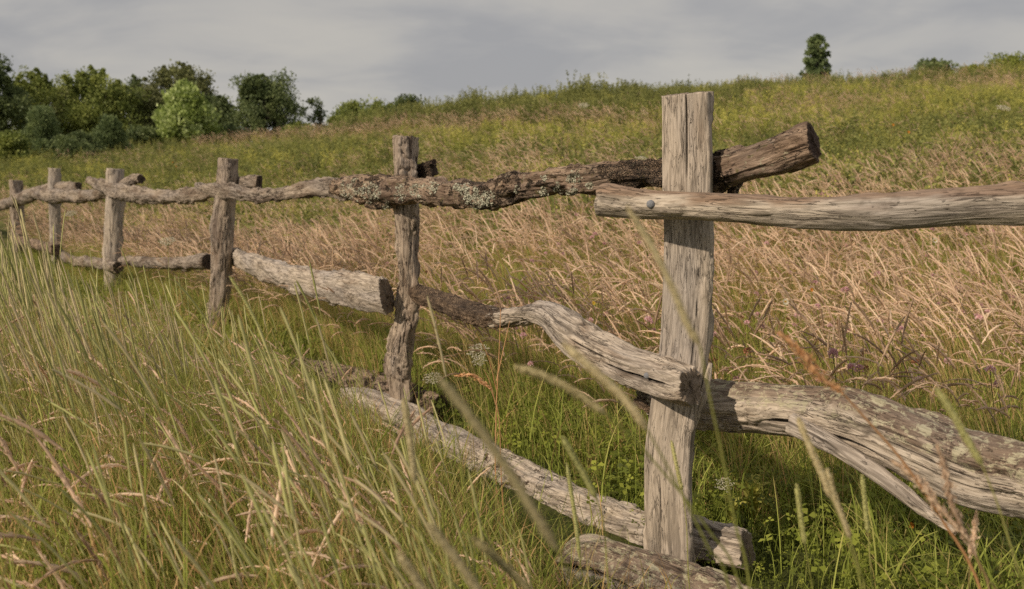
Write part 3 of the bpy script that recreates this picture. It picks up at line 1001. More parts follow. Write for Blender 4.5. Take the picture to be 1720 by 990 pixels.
# lichen crusts on the barked rail -----------------------------------
LICH = [(586, 318, 17, 16), (618, 325, 22, 18), (600, 308, 12, 8), (672, 322, 13, 14), (700, 320, 12, 12), (722, 316, 14, 10), (788, 322, 16, 13), (800, 338, 18, 12), (820, 332, 12, 14),
        (650, 345, 8, 7), (965, 300, 13, 9), (938, 318, 9, 9), (960, 322, 10, 6), (912, 322, 8, 7), (915, 300, 6, 4), (770, 315, 10, 5), (990, 312, 6, 5), (870, 320, 7, 5)]
for px0, py0, rx, ry in LICH:
    mb = MB()
    k = int(rx * ry * 3.6) + 40
    for _ in range(k):
        a, q = random.uniform(0, 6.28), math.sqrt(random.random())
        px, py = px0 + rx * q * math.cos(a), py0 + ry * q * math.sin(a)
        if vnoise(np.array([px * .16, py * .16, 3.0]), 9) < -.25:
            continue
        p, nm, td = surf_toward_cam(px, py, B_)
        if p is None:
            continue
        r = random.uniform(.003, .0085)
        c = p + nm * r * random.uniform(.1, 1.1)
        t = nm + np.array([random.gauss(0, .7) for _ in range(3)])
        t /= np.linalg.norm(t)
        s = np.cross(t, (.3, .2, .9))
        s /= np.linalg.norm(s)
        u = np.cross(t, s)
        V = [c - t * r * .3]
        ns = 7
        for j in range(ns):
            an = 2 * math.pi * j / ns
            rr = r * random.uniform(.7, 1.25)
            V.append(c + (s * math.cos(an) + u * math.sin(an)) * rr * .55 + t * r * random.uniform(-.1, .2))
        for j in range(ns):
            an = 2 * math.pi * j / ns
            rr = r * random.uniform(.75, 1.4)
            V.append(c + (s * math.cos(an) + u * math.sin(an)) * rr + t * r * random.uniform(.1, .75))
        f = []
        for j in range(ns):
            kx = (j + 1) % ns
            f.append((0, 1 + j, 1 + kx, 0 + 1 + kx))
        f = [(0, 1 + j, 1 + (j + 1) % ns, 1 + (j + 1) % ns) for j in range(0)]
        V2, f2 = [], []
        for j in range(ns):
            kx = (j + 1) % ns
            f2.append((1 + j, 1 + kx, 1 + ns + kx, 1 + ns + j))
        for j in range(0, ns - 1, 2):
            f2.append((0, 1 + j, 1 + (j + 1) % ns, 1 + (j + 2) % ns))
        mb.add(V, f2, 0, random.random())
    if mb.n:
        fpart('lichen_patch', mb.mesh('lichen_patch', [M['lichen']]), B_)

# long splinter standing off the nearest post's right side
me = log_mesh('splinter', [at(1192, 612, 2.84), at(1187, 640, 2.83), at(1177, 680, 2.83), at(1166, 722, 2.85)], [.006, .010, .012, .006], M['post_grey'], (1, 0, 0), 93, around=40, step=.004, rough=.5)
fpart('splinter', me, [o for o in fence.children if o.name == 'post'][0])

# ------------------------------------------------------------------ ground
def ground():
    ys = np.concatenate([np.arange(-30, -2, 3.0), np.arange(-2, 16, .25), np.arange(16, 70, .8), np.geomspace(71, 1500, 26)])
    us = np.linspace(-1, 1, 141)
    us = np.sign(us) * np.abs(us) ** 1.3
    V = []
    for y in ys:
        w = max(14, abs(y) * 1.25 + 10)
        x = us * w
        z = terrain(x, np.full_like(x, y))
        V.append(np.stack([x, np.full_like(x, y), z], -1))
    V = np.concatenate(V)
    n, m = len(ys), len(us)
    i = np.arange(n * m).reshape(n, m)
    F = np.stack([i[:-1, :-1], i[:-1, 1:], i[1:, 1:], i[1:, :-1]], -1).reshape(-1, 4)
    m_, nt = new_mat('meadow_soil_and_thatch')
    out = N(nt, 'ShaderNodeOutputMaterial')
    b = N(nt, 'ShaderNodeBsdfPrincipled')
    b.inputs['Roughness'].default_value = 1
    b.inputs['Specular IOR Level'].default_value = .1
    tc = N(nt, 'ShaderNodeTexCoord').outputs['Object']
    a = noise_n(nt, tc, 3.0, 6, .7, .3)
    c = noise_n(nt, tc, .22, 4, .6, .5)
    col = ramp(nt, a, [(.3, (.03, .035, .012)), (.5, (.065, .075, .02)), (.7, (.13, .12, .05))])
    col2 = ramp(nt, a, [(.3, (.13, .14, .045)), (.5, (.20, .195, .065)), (.7, (.29, .235, .11))])
    sep = N(nt, 'ShaderNodeSeparateXYZ')
    L(nt, tc, sep.inputs[0])
    far = ramp(nt, math_n(nt, 'MULTIPLY', sep.outputs[1], .02), [(.2, 0.0), (.5, 1.0)])
    col = mixc(nt, far, col, mixc(nt, ramp(nt, c, [(.4, 0.0), (.6, 1.0)]), col, col2))
    L(nt, col, b.inputs['Base Color'])
    bp = N(nt, 'ShaderNodeBump')
    bp.inputs['Distance'].default_value = .03
    L(nt, noise_n(nt, tc, 14, 5, .7), bp.inputs['Height'])
    L(nt, bp.outputs[0], b.inputs['Normal'])
    L(nt, b.outputs[0], out.inputs[0])
    link('ground', mesh_from('ground', V, F, [m_], smooth=True), kind='structure')


ground()


# ------------------------------------------------------------------ grass masses
def sample(y0, y1, dens, wide=1.18, power=None):
    """random ground points; dens(y) per square metre"""
    P = []
    yy = y0
    while yy < y1:
        st = min(max(.3, yy * .08), y1 - yy)
        hw = ((yy + st) * 1720 / 2 / FPX) * wide + .35
        n = int(dens * 2 * hw * st) if not callable(dens) else int(dens(yy) * 2 * hw * st)
        P.append(np.stack([rng.uniform(-hw, hw, n), rng.uniform(yy, yy + st, n)], -1))
        yy += st
    P = np.concatenate(P)
    return P[:, 0], P[:, 1]


def near_fence_wood(x, y, tol=.09):
    return np.abs(fence_side(x, y)) < tol


def finish(x, y, keep):
    x, y = x[keep], y[keep]
    return np.stack([x, y, terrain(x, y) - .01], -1)


def colpx(x, y):
    return 860 + FPX * x / np.maximum(y, .3)


def low_log(x, y):
    """trodden strip in front of the lowest rails where little grows"""
    m = (x > .3) & (x < .95) & (y > 2.55) & (y < 3.15)
    for a, b in zip(L1C[:-1], L1C[1:]):
        ab = (b - a)[:2]
        t = np.clip(((x - a[0]) * ab[0] + (y - a[1]) * ab[1]) / (ab @ ab), 0, 1)
        dx, dy = x - a[0] - t * ab[0], y - a[1] - t * ab[1]
        m |= (np.hypot(dx, dy + .12) < .22)
    for a, b in ((np.array((-1.6, 7.0)), np.array((-.65, 5.4))), (np.array((-.65, 5.4)), np.array((-.3, 4.9)))):
        ab = b - a
        t = np.clip(((x - a[0]) * ab[0] + (y - a[1]) * ab[1]) / (ab @ ab), 0, 1)
        dx, dy = x - a[0] - t * ab[0], y - a[1] - t * ab[1]
        m |= (np.hypot(dx, dy + .2) < .32) & (np.mod(x * 37 + y * 53, 1) < .8)
    return m


# 1. low leafy green floor
x, y = sample(1.4, 17, lambda v: 85 if v < 6 else 45 if v < 11 else 22)
px, sd = colpx(x, y), fence_side(x, y)
k = (sd > -.25) | (rng.random(len(x)) < .55)
k &= ~((y < 2.9) & (px > 950) & (y < 2.2))
P = finish(x, y, k)
n = len(P)
sdp = fence_side(P[:, 0], P[:, 1])
csc = np.where(low_log(P[:, 0], P[:, 1]), .5, 1.0) * rng.uniform(.75, 1.5, n) * np.where((sdp < .12) & (sdp > -.9) & (P[:, 0] > -1.2), .45, 1.0)
scatter('clover_cover', 'low dark green clover and leafy undergrowth covering the meadow floor', 'clover',
        [make_clover(100 + i) for i in range(8)], P, rng.uniform(0, 6.28, n), csc)

# 2. green blades everywhere near
x, y = sample(1.2, 15, lambda v: 85 if v < 5 else 60 if v < 9 else 28)
px, sd = colpx(x, y), fence_side(x, y)
topy = np.interp(px, [-200, 0, 250, 400, 520, 640, 760, 900, 1000, 1200, 1720], [460, 475, 515, 560, 590, 640, 715, 825, 900, 960, 980])
hmax = CAMH - (topy - 324) / FPX * y
front = sd < 0
k = np.where(front, (hmax > .12), True) & ~((y < 2.2) & (px > 1000))
sc = rng.uniform(.6, 1.15, len(x))
sc = np.where(front, np.minimum(sc, hmax / .55), sc * np.where((px > 700) & (y < 6), .75, .9))
k &= sc > .15
k &= ~((px > 950) & (y < 5) & (rng.random(len(x)) < .55))
k &= ~low_log(x, y)
P = finish(x, y, k)
sc = sc[k]
n = len(P)
scatter('green_grass', 'fresh green grass blades leaning left through the meadow', 'grass',
        [make_blades(200 + i, .22, .6, 24, .15 + .12 * (i % 4)) for i in range(9)], P, rng.normal(0, .5, n), sc)

# 3. timothy with green spikes on the camera's side
x, y = sample(1.35, 13, lambda v: 46 if v < 4 else 40 if v < 8 else 26)
px, sd = colpx(x, y), fence_side(x, y)
topy = np.interp(px, [-200, 0, 120, 260, 400, 520, 640, 760, 900, 1000, 1100], [430, 445, 495, 540, 565, 605, 655, 730, 850, 940, 1000])
hmax = CAMH - (topy - 324) / FPX * y
sc = np.minimum(rng.uniform(.62, 1.12, len(x)), (hmax / .84) * rng.uniform(.72, 1.12, len(x)))
far_allow = rng.random(len(x)) < .16
sc = np.where(far_allow, np.minimum(sc * 1.35, 1.02), sc)
thin = (px > 560) & (sd > -.8)
k = (((sd < -.12) & (px < 960)) | ((sd > .15) & (y < 7.5) & (rng.random(len(x)) < np.where(px > 1150, np.where(y < 4.6, .85, .4), np.where(y < 5, .5, .25))))) & (sc > .28) & ~(thin & (rng.random(len(x)) < .4)) & ~low_log(x, y)
sc = np.where(sd > 0, rng.uniform(.5, .85, len(x)), sc)
BENT_XY = sample(1.25, 4.6, 12)
# a loose row of extra tall stems at the far left
ex, ey = rng.uniform(-90, 330, 60), rng.uniform(2.2, 4.2, 60)
x = np.concatenate([x, (ex - 860) / FPX * ey]); y = np.concatenate([y, ey])
sc = np.concatenate([sc, rng.uniform(1.05, 1.42, 60) * np.interp(ex, [0, 235], [1, .86])]); k = np.concatenate([k, np.zeros(60, bool)])
P = finish(x, y, k)
sc = sc[k]
TALL = finish(x, y, np.arange(len(x)) >= len(x) - 60)
n = len(P)
scatter('timothy_grass', 'tall green timothy grass with slender cylindrical heads bent left', 'grass',
        [make_timothy(300 + i, 'spikefar' if i % 4 == 3 else 'spike') for i in range(10)], P, rng.normal(0, .28, n), sc)

scatter('timothy_grass', 'tallest thin timothy stems rising in front of the far posts at left', 'grass',
        [make_timothy(340 + i, 'spikefar' if i % 2 else 'spike', 1.0, 1.32, .16, .25, 4) for i in range(6)], TALL, rng.normal(0, .25, 60),
        np.interp(TALL[:, 0] / TALL[:, 1], [-.52, -.3], [1.05, .72]) * rng.uniform(.8, 1.03, 60))

x, y = BENT_XY
px, sd = colpx(x, y), fence_side(x, y)
topy = np.interp(px, [-200, 0, 250, 500, 700, 860, 960, 1100], [600, 600, 590, 600, 660, 760, 860, 960])
hb = CAMH - (topy - 324) / FPX * y
k = (sd < -.3) & (px < 1000) & (hb > .2)
P = finish(x, y, k)
n = len(P)
scatter('timothy_grass', 'timothy stems arching far over to the left in the lower left foreground', 'grass',
        [make_timothy(360 + i, 'spikefar' if i % 5 == 4 else 'spike', .8, 1.1, .46, .9, 8) for i in range(8)], P, rng.normal(0, .22, n),
        np.minimum(rng.uniform(.65, 1.0, n), hb[k] / .74 * rng.uniform(.7, 1.05, n)))

# 4. dry tan grass beyond the fence
x, y = sample(3.2, 22, lambda v: 36 if v < 5 else 48 if v < 11 else 28)
px, sd = colpx(x, y), fence_side(x, y)
ylim = np.interp(px, [-200, 150, 400, 650, 900, 1250, 1450, 1720], [22, 20, 16, 11.5, 10.0, 9.6, 12.5, 15.0])
dens = np.interp(y, [3, 4.5, 6.2, 8], [.95, 1.0, 1.05, 1.15])
pat = fbm(np.stack([x * .6, y * .6, 0 * x], -1), 2, 61) * .75 + .72
k = (sd > .12) & (y < ylim + rng.normal(0, 1.0, len(x)) + np.abs(rng.normal(0, 2.6, len(x)))) & (rng.random(len(x)) < dens * np.clip(pat, .25, 1))
P = finish(x, y, k)
n = len(P)
scatter('dry_grass', 'dry tan meadow grass with nodding feathery heads behind the fence', 'grass',
        [make_tan(400 + i) for i in range(12)], P, rng.normal(0, .35, n), rng.uniform(.72, 1.06, n))
# tan stalks mixed in the foreground green
x, y = sample(1.6, 12, 26)
px, sd = colpx(x, y), fence_side(x, y)
topy = np.interp(px, [-200, 0, 250, 500, 700, 900, 1000], [450, 470, 560, 640, 740, 860, 960])
topy = topy - np.where(rng.random(len(x)) < .4, np.interp(px, [0, 250, 620, 800], [0, 75, 75, 20]), 0)
hmax = CAMH - (topy - 324) / FPX * y
sc = np.minimum(rng.uniform(.7, 1.0, len(x)), hmax / .75)
k = (sd < -.1) & (sc > .3) & (px < 960)
P = finish(x, y, k)
n = len(P)
scatter('dry_grass', 'dry tan grass stalks scattered among the green foreground grass', 'grass',
        [make_tan(430 + i) for i in range(6)], P, rng.normal(0, .35, n), sc[k])

# short half-dry thatch under everything
x, y = sample(1.5, 13, lambda v: 40 if v < 7 else 26)
px, sd = colpx(x, y), fence_side(x, y)
k = ~low_log(x, y) & (rng.random(len(x)) < np.where(sd > 0, .45, np.interp(px, [0, 200, 600, 900], [.2, .5, .55, .4])))
P = finish(x, y, k)
n = len(P)
scatter('thatch_grass', 'short half dry straw coloured grass between the taller stems', 'grass',
        [make_blades(700 + i, .16, .5, 20, .72) for i in range(7)], P, rng.normal(0, .8, n), rng.uniform(.55, 1.0, n) * np.where(px[k] > 900, .75, 1))

# 5. mid field: greens, yellow weeds, tan drifts out to the crest
x, y = sample(9, 60, lambda v: 13 if v < 20 else 8 if v < 40 else 4)
gz = terrain(x, y)
px, py = proj(x, y, gz)
D = np.interp(px, CR_X, CR_D)
nz = fbm(np.stack([x * .16, y * .16, 0 * x], -1), 3, 71)
nz2 = fbm(np.stack([x * .4, y * .4, 0 * x], -1), 2, 77)
tanband = 1.3 * np.exp(-((py - np.interp(px, [0, 400, 700, 900, 1100], [262, 246, 228, 216, 230])) / np.interp(px, [400, 700, 1100], [9, 16, 9])) ** 2) * (px < 1150) * (px > 330)
tanband = np.maximum(tanband, np.exp(-((py - 196) / 14) ** 2 - ((px - 1400) / 130) ** 2))
tanband = np.maximum(tanband, np.exp(-((py - 150) / 16) ** 2 - ((px - 1650) / 110) ** 2))
yel = np.exp(-((py - np.interp(px, [700, 1200, 1720], [262, 225, 170])) / 32) ** 2) * (px > 680)
r = rng.random(len(x))
ptan = np.clip(tanband * 1.3 + nz * .45 + .24, 0, .95)
is_tan = r < ptan
is_yel = ~is_tan & (rng.random(len(x)) < np.clip(yel * .8 + nz2 * .35, 0, .85))
is_grn = ~is_tan & ~is_yel
ok = (y < D + 6) & ((fence_side(x, y) > .6) | (y > 24))
P = finish(x, y, ok & is_tan)
n = len(P)
scatter('dry_grass', 'distant drifts of tan grass on the slope', 'grass', [make_tan(450 + i) for i in range(6)], P, rng.normal(0, .4, n), rng.uniform(.7, 1.05, n))
P = finish(x, y, ok & is_yel)
n = len(P)
scatter('yellow_weeds', 'yellow green flowering weeds in patches across the slope', 'weeds',
        [make_weed(500 + i, .25, .55, M['weed'], M['weed'], .085, 7, .14, 46, .8) for i in range(7)], P, rng.uniform(0, 6.28, n), rng.uniform(.6, 1.3, n))
P = finish(x, y, ok & is_grn)
n = len(P)
scatter('field_weeds', 'mixed mid green weeds and grass on the slope behind the fence', 'weeds',
        [make_blades(540 + i, .25, .5, 40, .3) for i in range(4)] + [make_weed(520 + i, .25, .55, M['weed_dark'], M['weed'], .09, 7, .15, 48, .15) for i in range(5)],
        P, rng.normal(0, .6, n), rng.uniform(.6, 1.4, n))

# 6. tall dark weeds along the crest
x, y = sample(24, 60, lambda v: 9 if v < 45 else 5)
px, py = proj(x, y, terrain(x, y))
D = np.interp(px, CR_X, CR_D)
band = (y > D - np.interp(px, [500, 700, 900, 1150, 1300, 1720], [2, 3, 8, 7, 8, 4])) & (y < D + 2.5) & (px > 480)
band &= rng.random(len(x)) < np.interp(px, [480, 700, 760, 1500, 1600, 1720], [.5, .6, .9, .8, .3, .25])
hs = np.interp(px, [480, 680, 800, 900, 1000, 1150, 1250, 1400, 1720], [.6, .85, .88, .82, .78, .64, .6, .5, .4])
P = finish(x, y, band)
n = len(P)
sc = hs[band] * rng.uniform(.7, 1.15, n) * (1 + .38 * vnoise(np.stack([P[:, 0] * .7, P[:, 1] * .3, 0 * P[:, 0]], -1), 81) + .15 * vnoise(np.stack([P[:, 0] * 2.2, P[:, 1] * .5, 0 * P[:, 0]], -1), 82))
sc = np.where(rng.random(n) < .08, sc * 1.2, sc)
scatter('crest_weeds', 'tall dark green weeds standing along the crest against the sky', 'weeds',
        [make_weed(600 + i, .7, 1.15, M['weed_dark'], M['weed_dark'], .10, 6, .16, 62, .0) for i in range(8)], P, rng.uniform(0, 6.28, n), sc)

# ------------------------------------------------------------------ trees
def foliage_mat(name, dark, mid, lite):
    return leaf_material(name, [(0, dark), (.5, mid), (1, lite)], .3, .6, .0)


FM = {
    'deep': foliage_mat('deep_green_foliage', (0.091, 0.122, 0.051), (0.152, 0.195, 0.076), (0.244, 0.287, 0.116)),
    'olive': foliage_mat('olive_green_foliage', (0.146, 0.183, 0.049), (0.244, 0.287, 0.073), (0.378, 0.409, 0.116)),
    'brown': foliage_mat('brownish_green_foliage', (0.116, 0.128, 0.055), (0.189, 0.201, 0.079), (0.287, 0.299, 0.110)),
    'pale': foliage_mat('pale_green_foliage', (0.195, 0.256, 0.061), (0.354, 0.439, 0.122), (0.610, 0.683, 0.317)),
    'pine': foliage_mat('blue_green_needles', (0.104, 0.146, 0.061), (0.183, 0.238, 0.098), (0.293, 0.354, 0.146)),
    'lime': foliage_mat('lime_green_foliage', (0.146, 0.183, 0.037), (0.244, 0.281, 0.055), (0.366, 0.378, 0.085)),
}
TB = simple_mat('tree_bark', (.06, .05, .04), .9, 0, 30, (.12, .10, .08), .01)


def make_tree(name, label, cat, px, ytop, wpx, d, fm, seed, style='round', base_y=None, dens=1.0, group=None, leaf=.10, peaks=None):
    """crown silhouette: wpx wide, its top at photo row ytop"""
    r = np.random.default_rng(seed)
    g = at(px, 324, d)
    gx = g[0]
    gz = float(terrain(gx, d)) - .05
    top = at(px, ytop, d)[2]
    H = top - gz
    W = wpx / FPX * d
    root = bpy.data.objects.new(name, None)
    COL.objects.link(root)
    root.location = (gx, d, gz)
    root['label'], root['category'] = label, cat
    if group:
        root['group'] = group
    mb = MB()
    tips = []
    nb = int(26 * dens) if style != 'cone' else int(34 * dens)
    if style == 'column':
        nb = 90
    trunk = bend_path((0, 0, 0), H * (.92 if style != 'bush' else .6), .03, r.uniform(0, 6.28), .05, 10)
    tube(mb, trunk, np.linspace(.030, .006, 11) * H * (.7 if style != 'bush' else .5), 7, 0, .5)
    peaks = peaks or [(0, 1.0)]
    for b in range(nb):
        f = r.uniform(.12, .98) if style != 'bush' else r.uniform(.05, .9)
        pk = peaks[b % len(peaks)]
        if style == 'cone':
            rad = (1 - f) ** .8 * .5 + .04
        elif style == 'column':
            rad = .5 * (math.sin(min(1, (f * .9 + .1)) * math.pi) ** .5) * (.55 + .6 * r.random())
        elif style == 'bush':
            rad = .5 * math.sqrt(max(0.05, 1 - f * f))
        else:
            rad = .5 * math.sin(min(1, f * .88 + .12) * math.pi) ** .6
        a = r.uniform(0, 6.28)
        q = rad * W * r.uniform(.55, 1.0)
        hh = f * H * pk[1]
        ex = np.array((math.cos(a) * q + pk[0] * W * f, math.sin(a) * q, hh))
        z0 = hh * r.uniform(.55, .8)
        st = trunk[min(10, int(z0 / H * 10))].copy()
        midp = (st + ex) / 2 + np.array((0, 0, .06 * H * r.uniform(-.3, 1)))
        tube(mb, catmull(np.array([st, midp, ex]), 6), np.linspace(.010, .002, 6) * H, 4, 0, .5)
        tips.append((ex, (.13 if style != 'column' else .055) * W * r.uniform(.7, 1.5) + (.03 if style != 'column' else .012) * H))
        tips.append((midp, (.11 if style != 'column' else .06) * W * r.uniform(.6, 1.2)))
    tips.append((np.array((peaks[0][0] * W, 0, H * .96)), .07 * W))
    if style == 'round':
        for q in range(13):
            xx = r.uniform(-.42, .42)
            zt = (1 - 1.5 * xx * xx) * r.uniform(.86, 1.07)
            for e in range(4):
                tips.append((np.array((xx * W + r.normal() * .01 * W, r.uniform(-.2, .2) * W, H * (zt - .045 * e))), W * (.014 + .017 * e)))
    tm = mb.mesh('trunk', [TB])
    link('trunk', tm, root)
    cb = MB()
    for c, s in tips:
        n = int(190 * dens * (.3 if style == 'column' else 1 if s > .06 * W else .35))
        tv0 = r.uniform(.15, .85)
        u = r.normal(size=(n, 3))
        u /= np.linalg.norm(u, axis=1)[:, None]
        rr = r.uniform(.15, 1, n) ** .6
        lump = 1 + .45 * vnoise(u * 2.2 + c * 1.7, seed)
        pos = c + u * (rr * lump * s)[:, None] * np.array((1, 1, .8))
        pos = pos[pos[:, 2] > .02 * H]
        u = u[:len(pos)]
        dd = u + r.normal(size=(len(pos), 3)) * .8 + (np.array((0, 0, 1.0)) if style == 'cone' else np.array((0, 0, -.1)))
        dd /= np.linalg.norm(dd, axis=1)[:, None]
        L_ = leaf * 1.15 * r.uniform(.6, 1.4, len(pos))
        W_ = .3 if name == 'young_pine' else .75
        diamonds(cb, pos, dd, L_, L_ * W_, 0, np.clip(tv0 + r.uniform(-.3, .3, len(pos)), 0, 1))
    link('crown', cb.mesh('crown', [fm]), root)
    return root


TG = 'trees along the left edge of the meadow'
make_tree('leafy_tree', 'dark green tree cut by the left edge of the picture', 'tree', -12, 98, 110, 62, FM['deep'], 1, 'round', dens=1.5, group=TG, leaf=.13)
make_tree('leafy_tree', 'mid green tree with a forked top right of the edge tree', 'tree', 62, 120, 100, 66, FM['olive'], 2, 'round', dens=1.2, group=TG, leaf=.13, peaks=[(0, 1), (.2, .9)])
make_tree('leafy_tree', 'dark low tree filling the gap behind the two young pines', 'tree', 108, 152, 110, 70, FM['brown'], 3, 'round', group=TG, leaf=.13)
make_tree('leafy_tree', 'broad olive green tree with several upright tips behind the second young pine', 'tree', 170, 122, 130, 66, FM['olive'], 4, 'round', dens=1.5, group=TG, leaf=.13, peaks=[(-.2, 1), (.15, .98), (0, .9)])
make_tree('leafy_tree', 'small dark tree top showing between the olive tree and the tallest tree', 'tree', 232, 134, 70, 76, FM['deep'], 5, 'round', group=TG, leaf=.12)
make_tree('leafy_tree', 'tallest brownish green tree behind the pale maple', 'tree', 305, 113, 140, 72, FM['brown'], 6, 'round', dens=1.6, group=TG, leaf=.13, peaks=[(-.05, 1), (.15, .92), (-.25, .85)])
make_tree('leafy_tree', 'low brownish tree left of the pale maple', 'tree', 258, 160, 80, 68, FM['brown'], 16, 'round', dens=1.2, group=TG, leaf=.13)
make_tree('leafy_tree', 'grey green tree sloping down right of the pale maple', 'tree', 365, 165, 80, 70, FM['deep'], 7, 'round', dens=1.1, group=TG, leaf=.13)
make_tree('maple_tree', 'pale bright green rounded young maple with white leaf undersides', 'tree', 318, 150, 112, 56, FM['pale'], 8, 'cone', dens=1.3, leaf=.17)
make_tree('leafy_tree', 'dark green tree with two narrow peaks right of the maple', 'tree', 448, 130, 104, 64, FM['deep'], 9, 'round', dens=1.5, group=TG, leaf=.12, peaks=[(-.15, 1), (.2, 1.0)])
make_tree('leafy_tree', 'thin open tree alone right of the two peaked tree', 'tree', 540, 166, 62, 66, FM['deep'], 10, 'open', dens=.55, group=TG, leaf=.12, peaks=[(-.25, 1), (.1, 1.0)])
make_tree('leafy_tree', 'low wide scrubby tree above the second fence post', 'tree', 638, 174, 110, 60, FM['olive'], 11, 'round', dens=.9, group=TG, leaf=.11, peaks=[(0, 1), (-.2, .95), (.25, 1)])
make_tree('shrub', 'loose green scrub left of the second fence post top', 'shrub', 600, 176, 84, 57, FM['olive'], 31, 'open', leaf=.10, dens=1.1)
make_tree('shrub', 'ragged green scrub above the second post, rightmost of the low trees', 'shrub', 692, 168, 80, 50, FM['deep'], 32, 'open', leaf=.10, dens=.9)
make_tree('young_pine', 'young blue green pine nearer the left edge', 'pine', 76, 186, 78, 50, FM['pine'], 12, 'cone', dens=1.3, group='young pines below the leafy trees', leaf=.14)
make_tree('young_pine', 'smaller blue green pine between the first pine and the maple', 'pine', 188, 202, 64, 50, FM['pine'], 13, 'cone', dens=1.2, group='young pines below the leafy trees', leaf=.14)
make_tree('shrub', 'bright green shrub at the foot of the trees near the left edge', 'shrub', 20, 222, 70, 47, FM['olive'], 14, 'bush', leaf=.10)
make_tree('shrub', 'low dark shrub between the maple and the two peaked tree', 'shrub', 392, 212, 60, 58, FM['deep'], 15, 'bush', leaf=.10)
make_tree('shrub', 'low green shrub right of the two peaked tree', 'shrub', 505, 208, 60, 58, FM['olive'], 17, 'bush', leaf=.10)
make_tree('shrub', 'scrubby green bush below the thin open tree', 'shrub', 572, 200, 60, 56, FM['olive'], 18, 'bush', leaf=.10)
make_tree('shrub', 'low olive shrub in the hollow left of the second pine', 'shrub', 135, 226, 80, 48, FM['deep'], 19, 'bush', leaf=.10)
make_tree('shrub', 'low olive shrub just left of the maple foot', 'shrub', 245, 218, 70, 54, FM['deep'], 20, 'bush', leaf=.10)
make_tree('sapling', 'lone narrow young tree standing on the crest', 'tree', 1364, 60, 48, 49, FM['pine'], 21, 'column', dens=1.5, leaf=.085)
make_tree('bush', 'round dark green bush on the crest at right', 'bush', 1558, 103, 76, 52, FM['deep'], 22, 'bush', leaf=.10, dens=1.2)
make_tree('bush', 'broad lime green bush at the far right of the crest', 'bush', 1690, 97, 110, 56, FM['lime'], 23, 'bush', leaf=.10, dens=1.2)
make_tree('bush', 'small lime green bush between the dark bush and the broad one', 'bush', 1625, 112, 60, 55, FM['lime'], 24, 'bush', leaf=.10)

# ------------------------------------------------------------------ single stalks close to the camera
def stalk(head, hd, foot, kind='timothy_stalk', label='', mats=('greenstem', 'spike'), rad=.0042, group=None, d_foot=None, d_head=None, hn=40, tint=.5):
    """head: [(px,py)...] from tip to base; foot: [(px,py)...] continuing down the stem"""
    hp = [at(a, b, hd) for a, b in head]
    # the foot end is carried on to the ground
    fp = [at(a, b, hd + .02 * (i + 1)) for i, (a, b) in enumerate(foot)]
    last = fp[-1]
    prev = hp[-1] if len(fp) < 2 else fp[-2]
    dirn = last - prev
    dirn /= np.linalg.norm(dirn)
    g = last.copy()
    if last[2] > .02:
        sx = dirn[0] / max(.4, -dirn[2]) * .5
        g = np.array((last[0] + sx * last[2], last[1] + .05, float(terrain(last[0], last[1]))))
    org = np.array((g[0], g[1], max(0, g[2])))
    root = bpy.data.objects.new(kind, None)
    COL.objects.link(root)
    root.location = org
    root['label'], root['category'] = label, 'grass stalk'
    if group:
        root['group'] = group
    sp = catmull(np.array([hp[-1]] + fp + ([(last + g) / 2, g] if last[2] > .02 else [])), 26) - org
    mb = MB()
    tube(mb, sp, np.linspace(.0010, .0017, len(sp)) * (1.5 if mats[0] == 'rust' and rad > .0061 else 1), 5, 0, np.linspace(.7, .3, len(sp)))
    link('stem', mb.mesh('stem', [M[mats[0]]], True), root)
    hc = catmull(np.array(hp), hn) - org
    mb = MB()
    if kind == 'timothy_stalk':
        tt = np.linspace(0, 1, hn)
        r = rad * np.minimum(1, np.minimum(tt * 8 + .3, (1 - tt) * 9 + .25))
        tube(mb, hc, r * .85, 9, 0, tint, .10)
        n = 620
        k = rng.uniform(0, 1, n)
        i = np.minimum((k * (hn - 1)).astype(int), hn - 2)
        tg = hc[i] - hc[i + 1]
        tg /= np.linalg.norm(tg, axis=1)[:, None]
        rv = np.cross(tg, rng.normal(size=(n, 3)))
        rv /= np.linalg.norm(rv, axis=1)[:, None]
        pos = hc[i] + rv * (r[i] * .75)[:, None]
        dd = rv * .8 + tg
        dd /= np.linalg.norm(dd, axis=1)[:, None]
        diamonds(mb, pos, dd, .0032, .0018, 0, np.clip(tint + rng.uniform(-.3, .3, n), 0, 1))
        link('flower_spike', mb.mesh('flower_spike', [M[mats[1]]]), root)
    else:
        tt = np.linspace(0, 1, hn)
        tube(mb, hc, rad * .5 * np.sin(np.clip(tt * .9 + .08, 0, 1) * math.pi) ** .6 * (1 + .35 * np.sin(tt * 46)) + .0004, 7, 0, .6, .35)
        tan_head(mb, hc[::-1].copy(), 0, thick=rad * 1.5, n=260, fl=.008, rnd=.8)
        link('panicle', mb.mesh('panicle', [M[mats[1]]]), root)
    return root


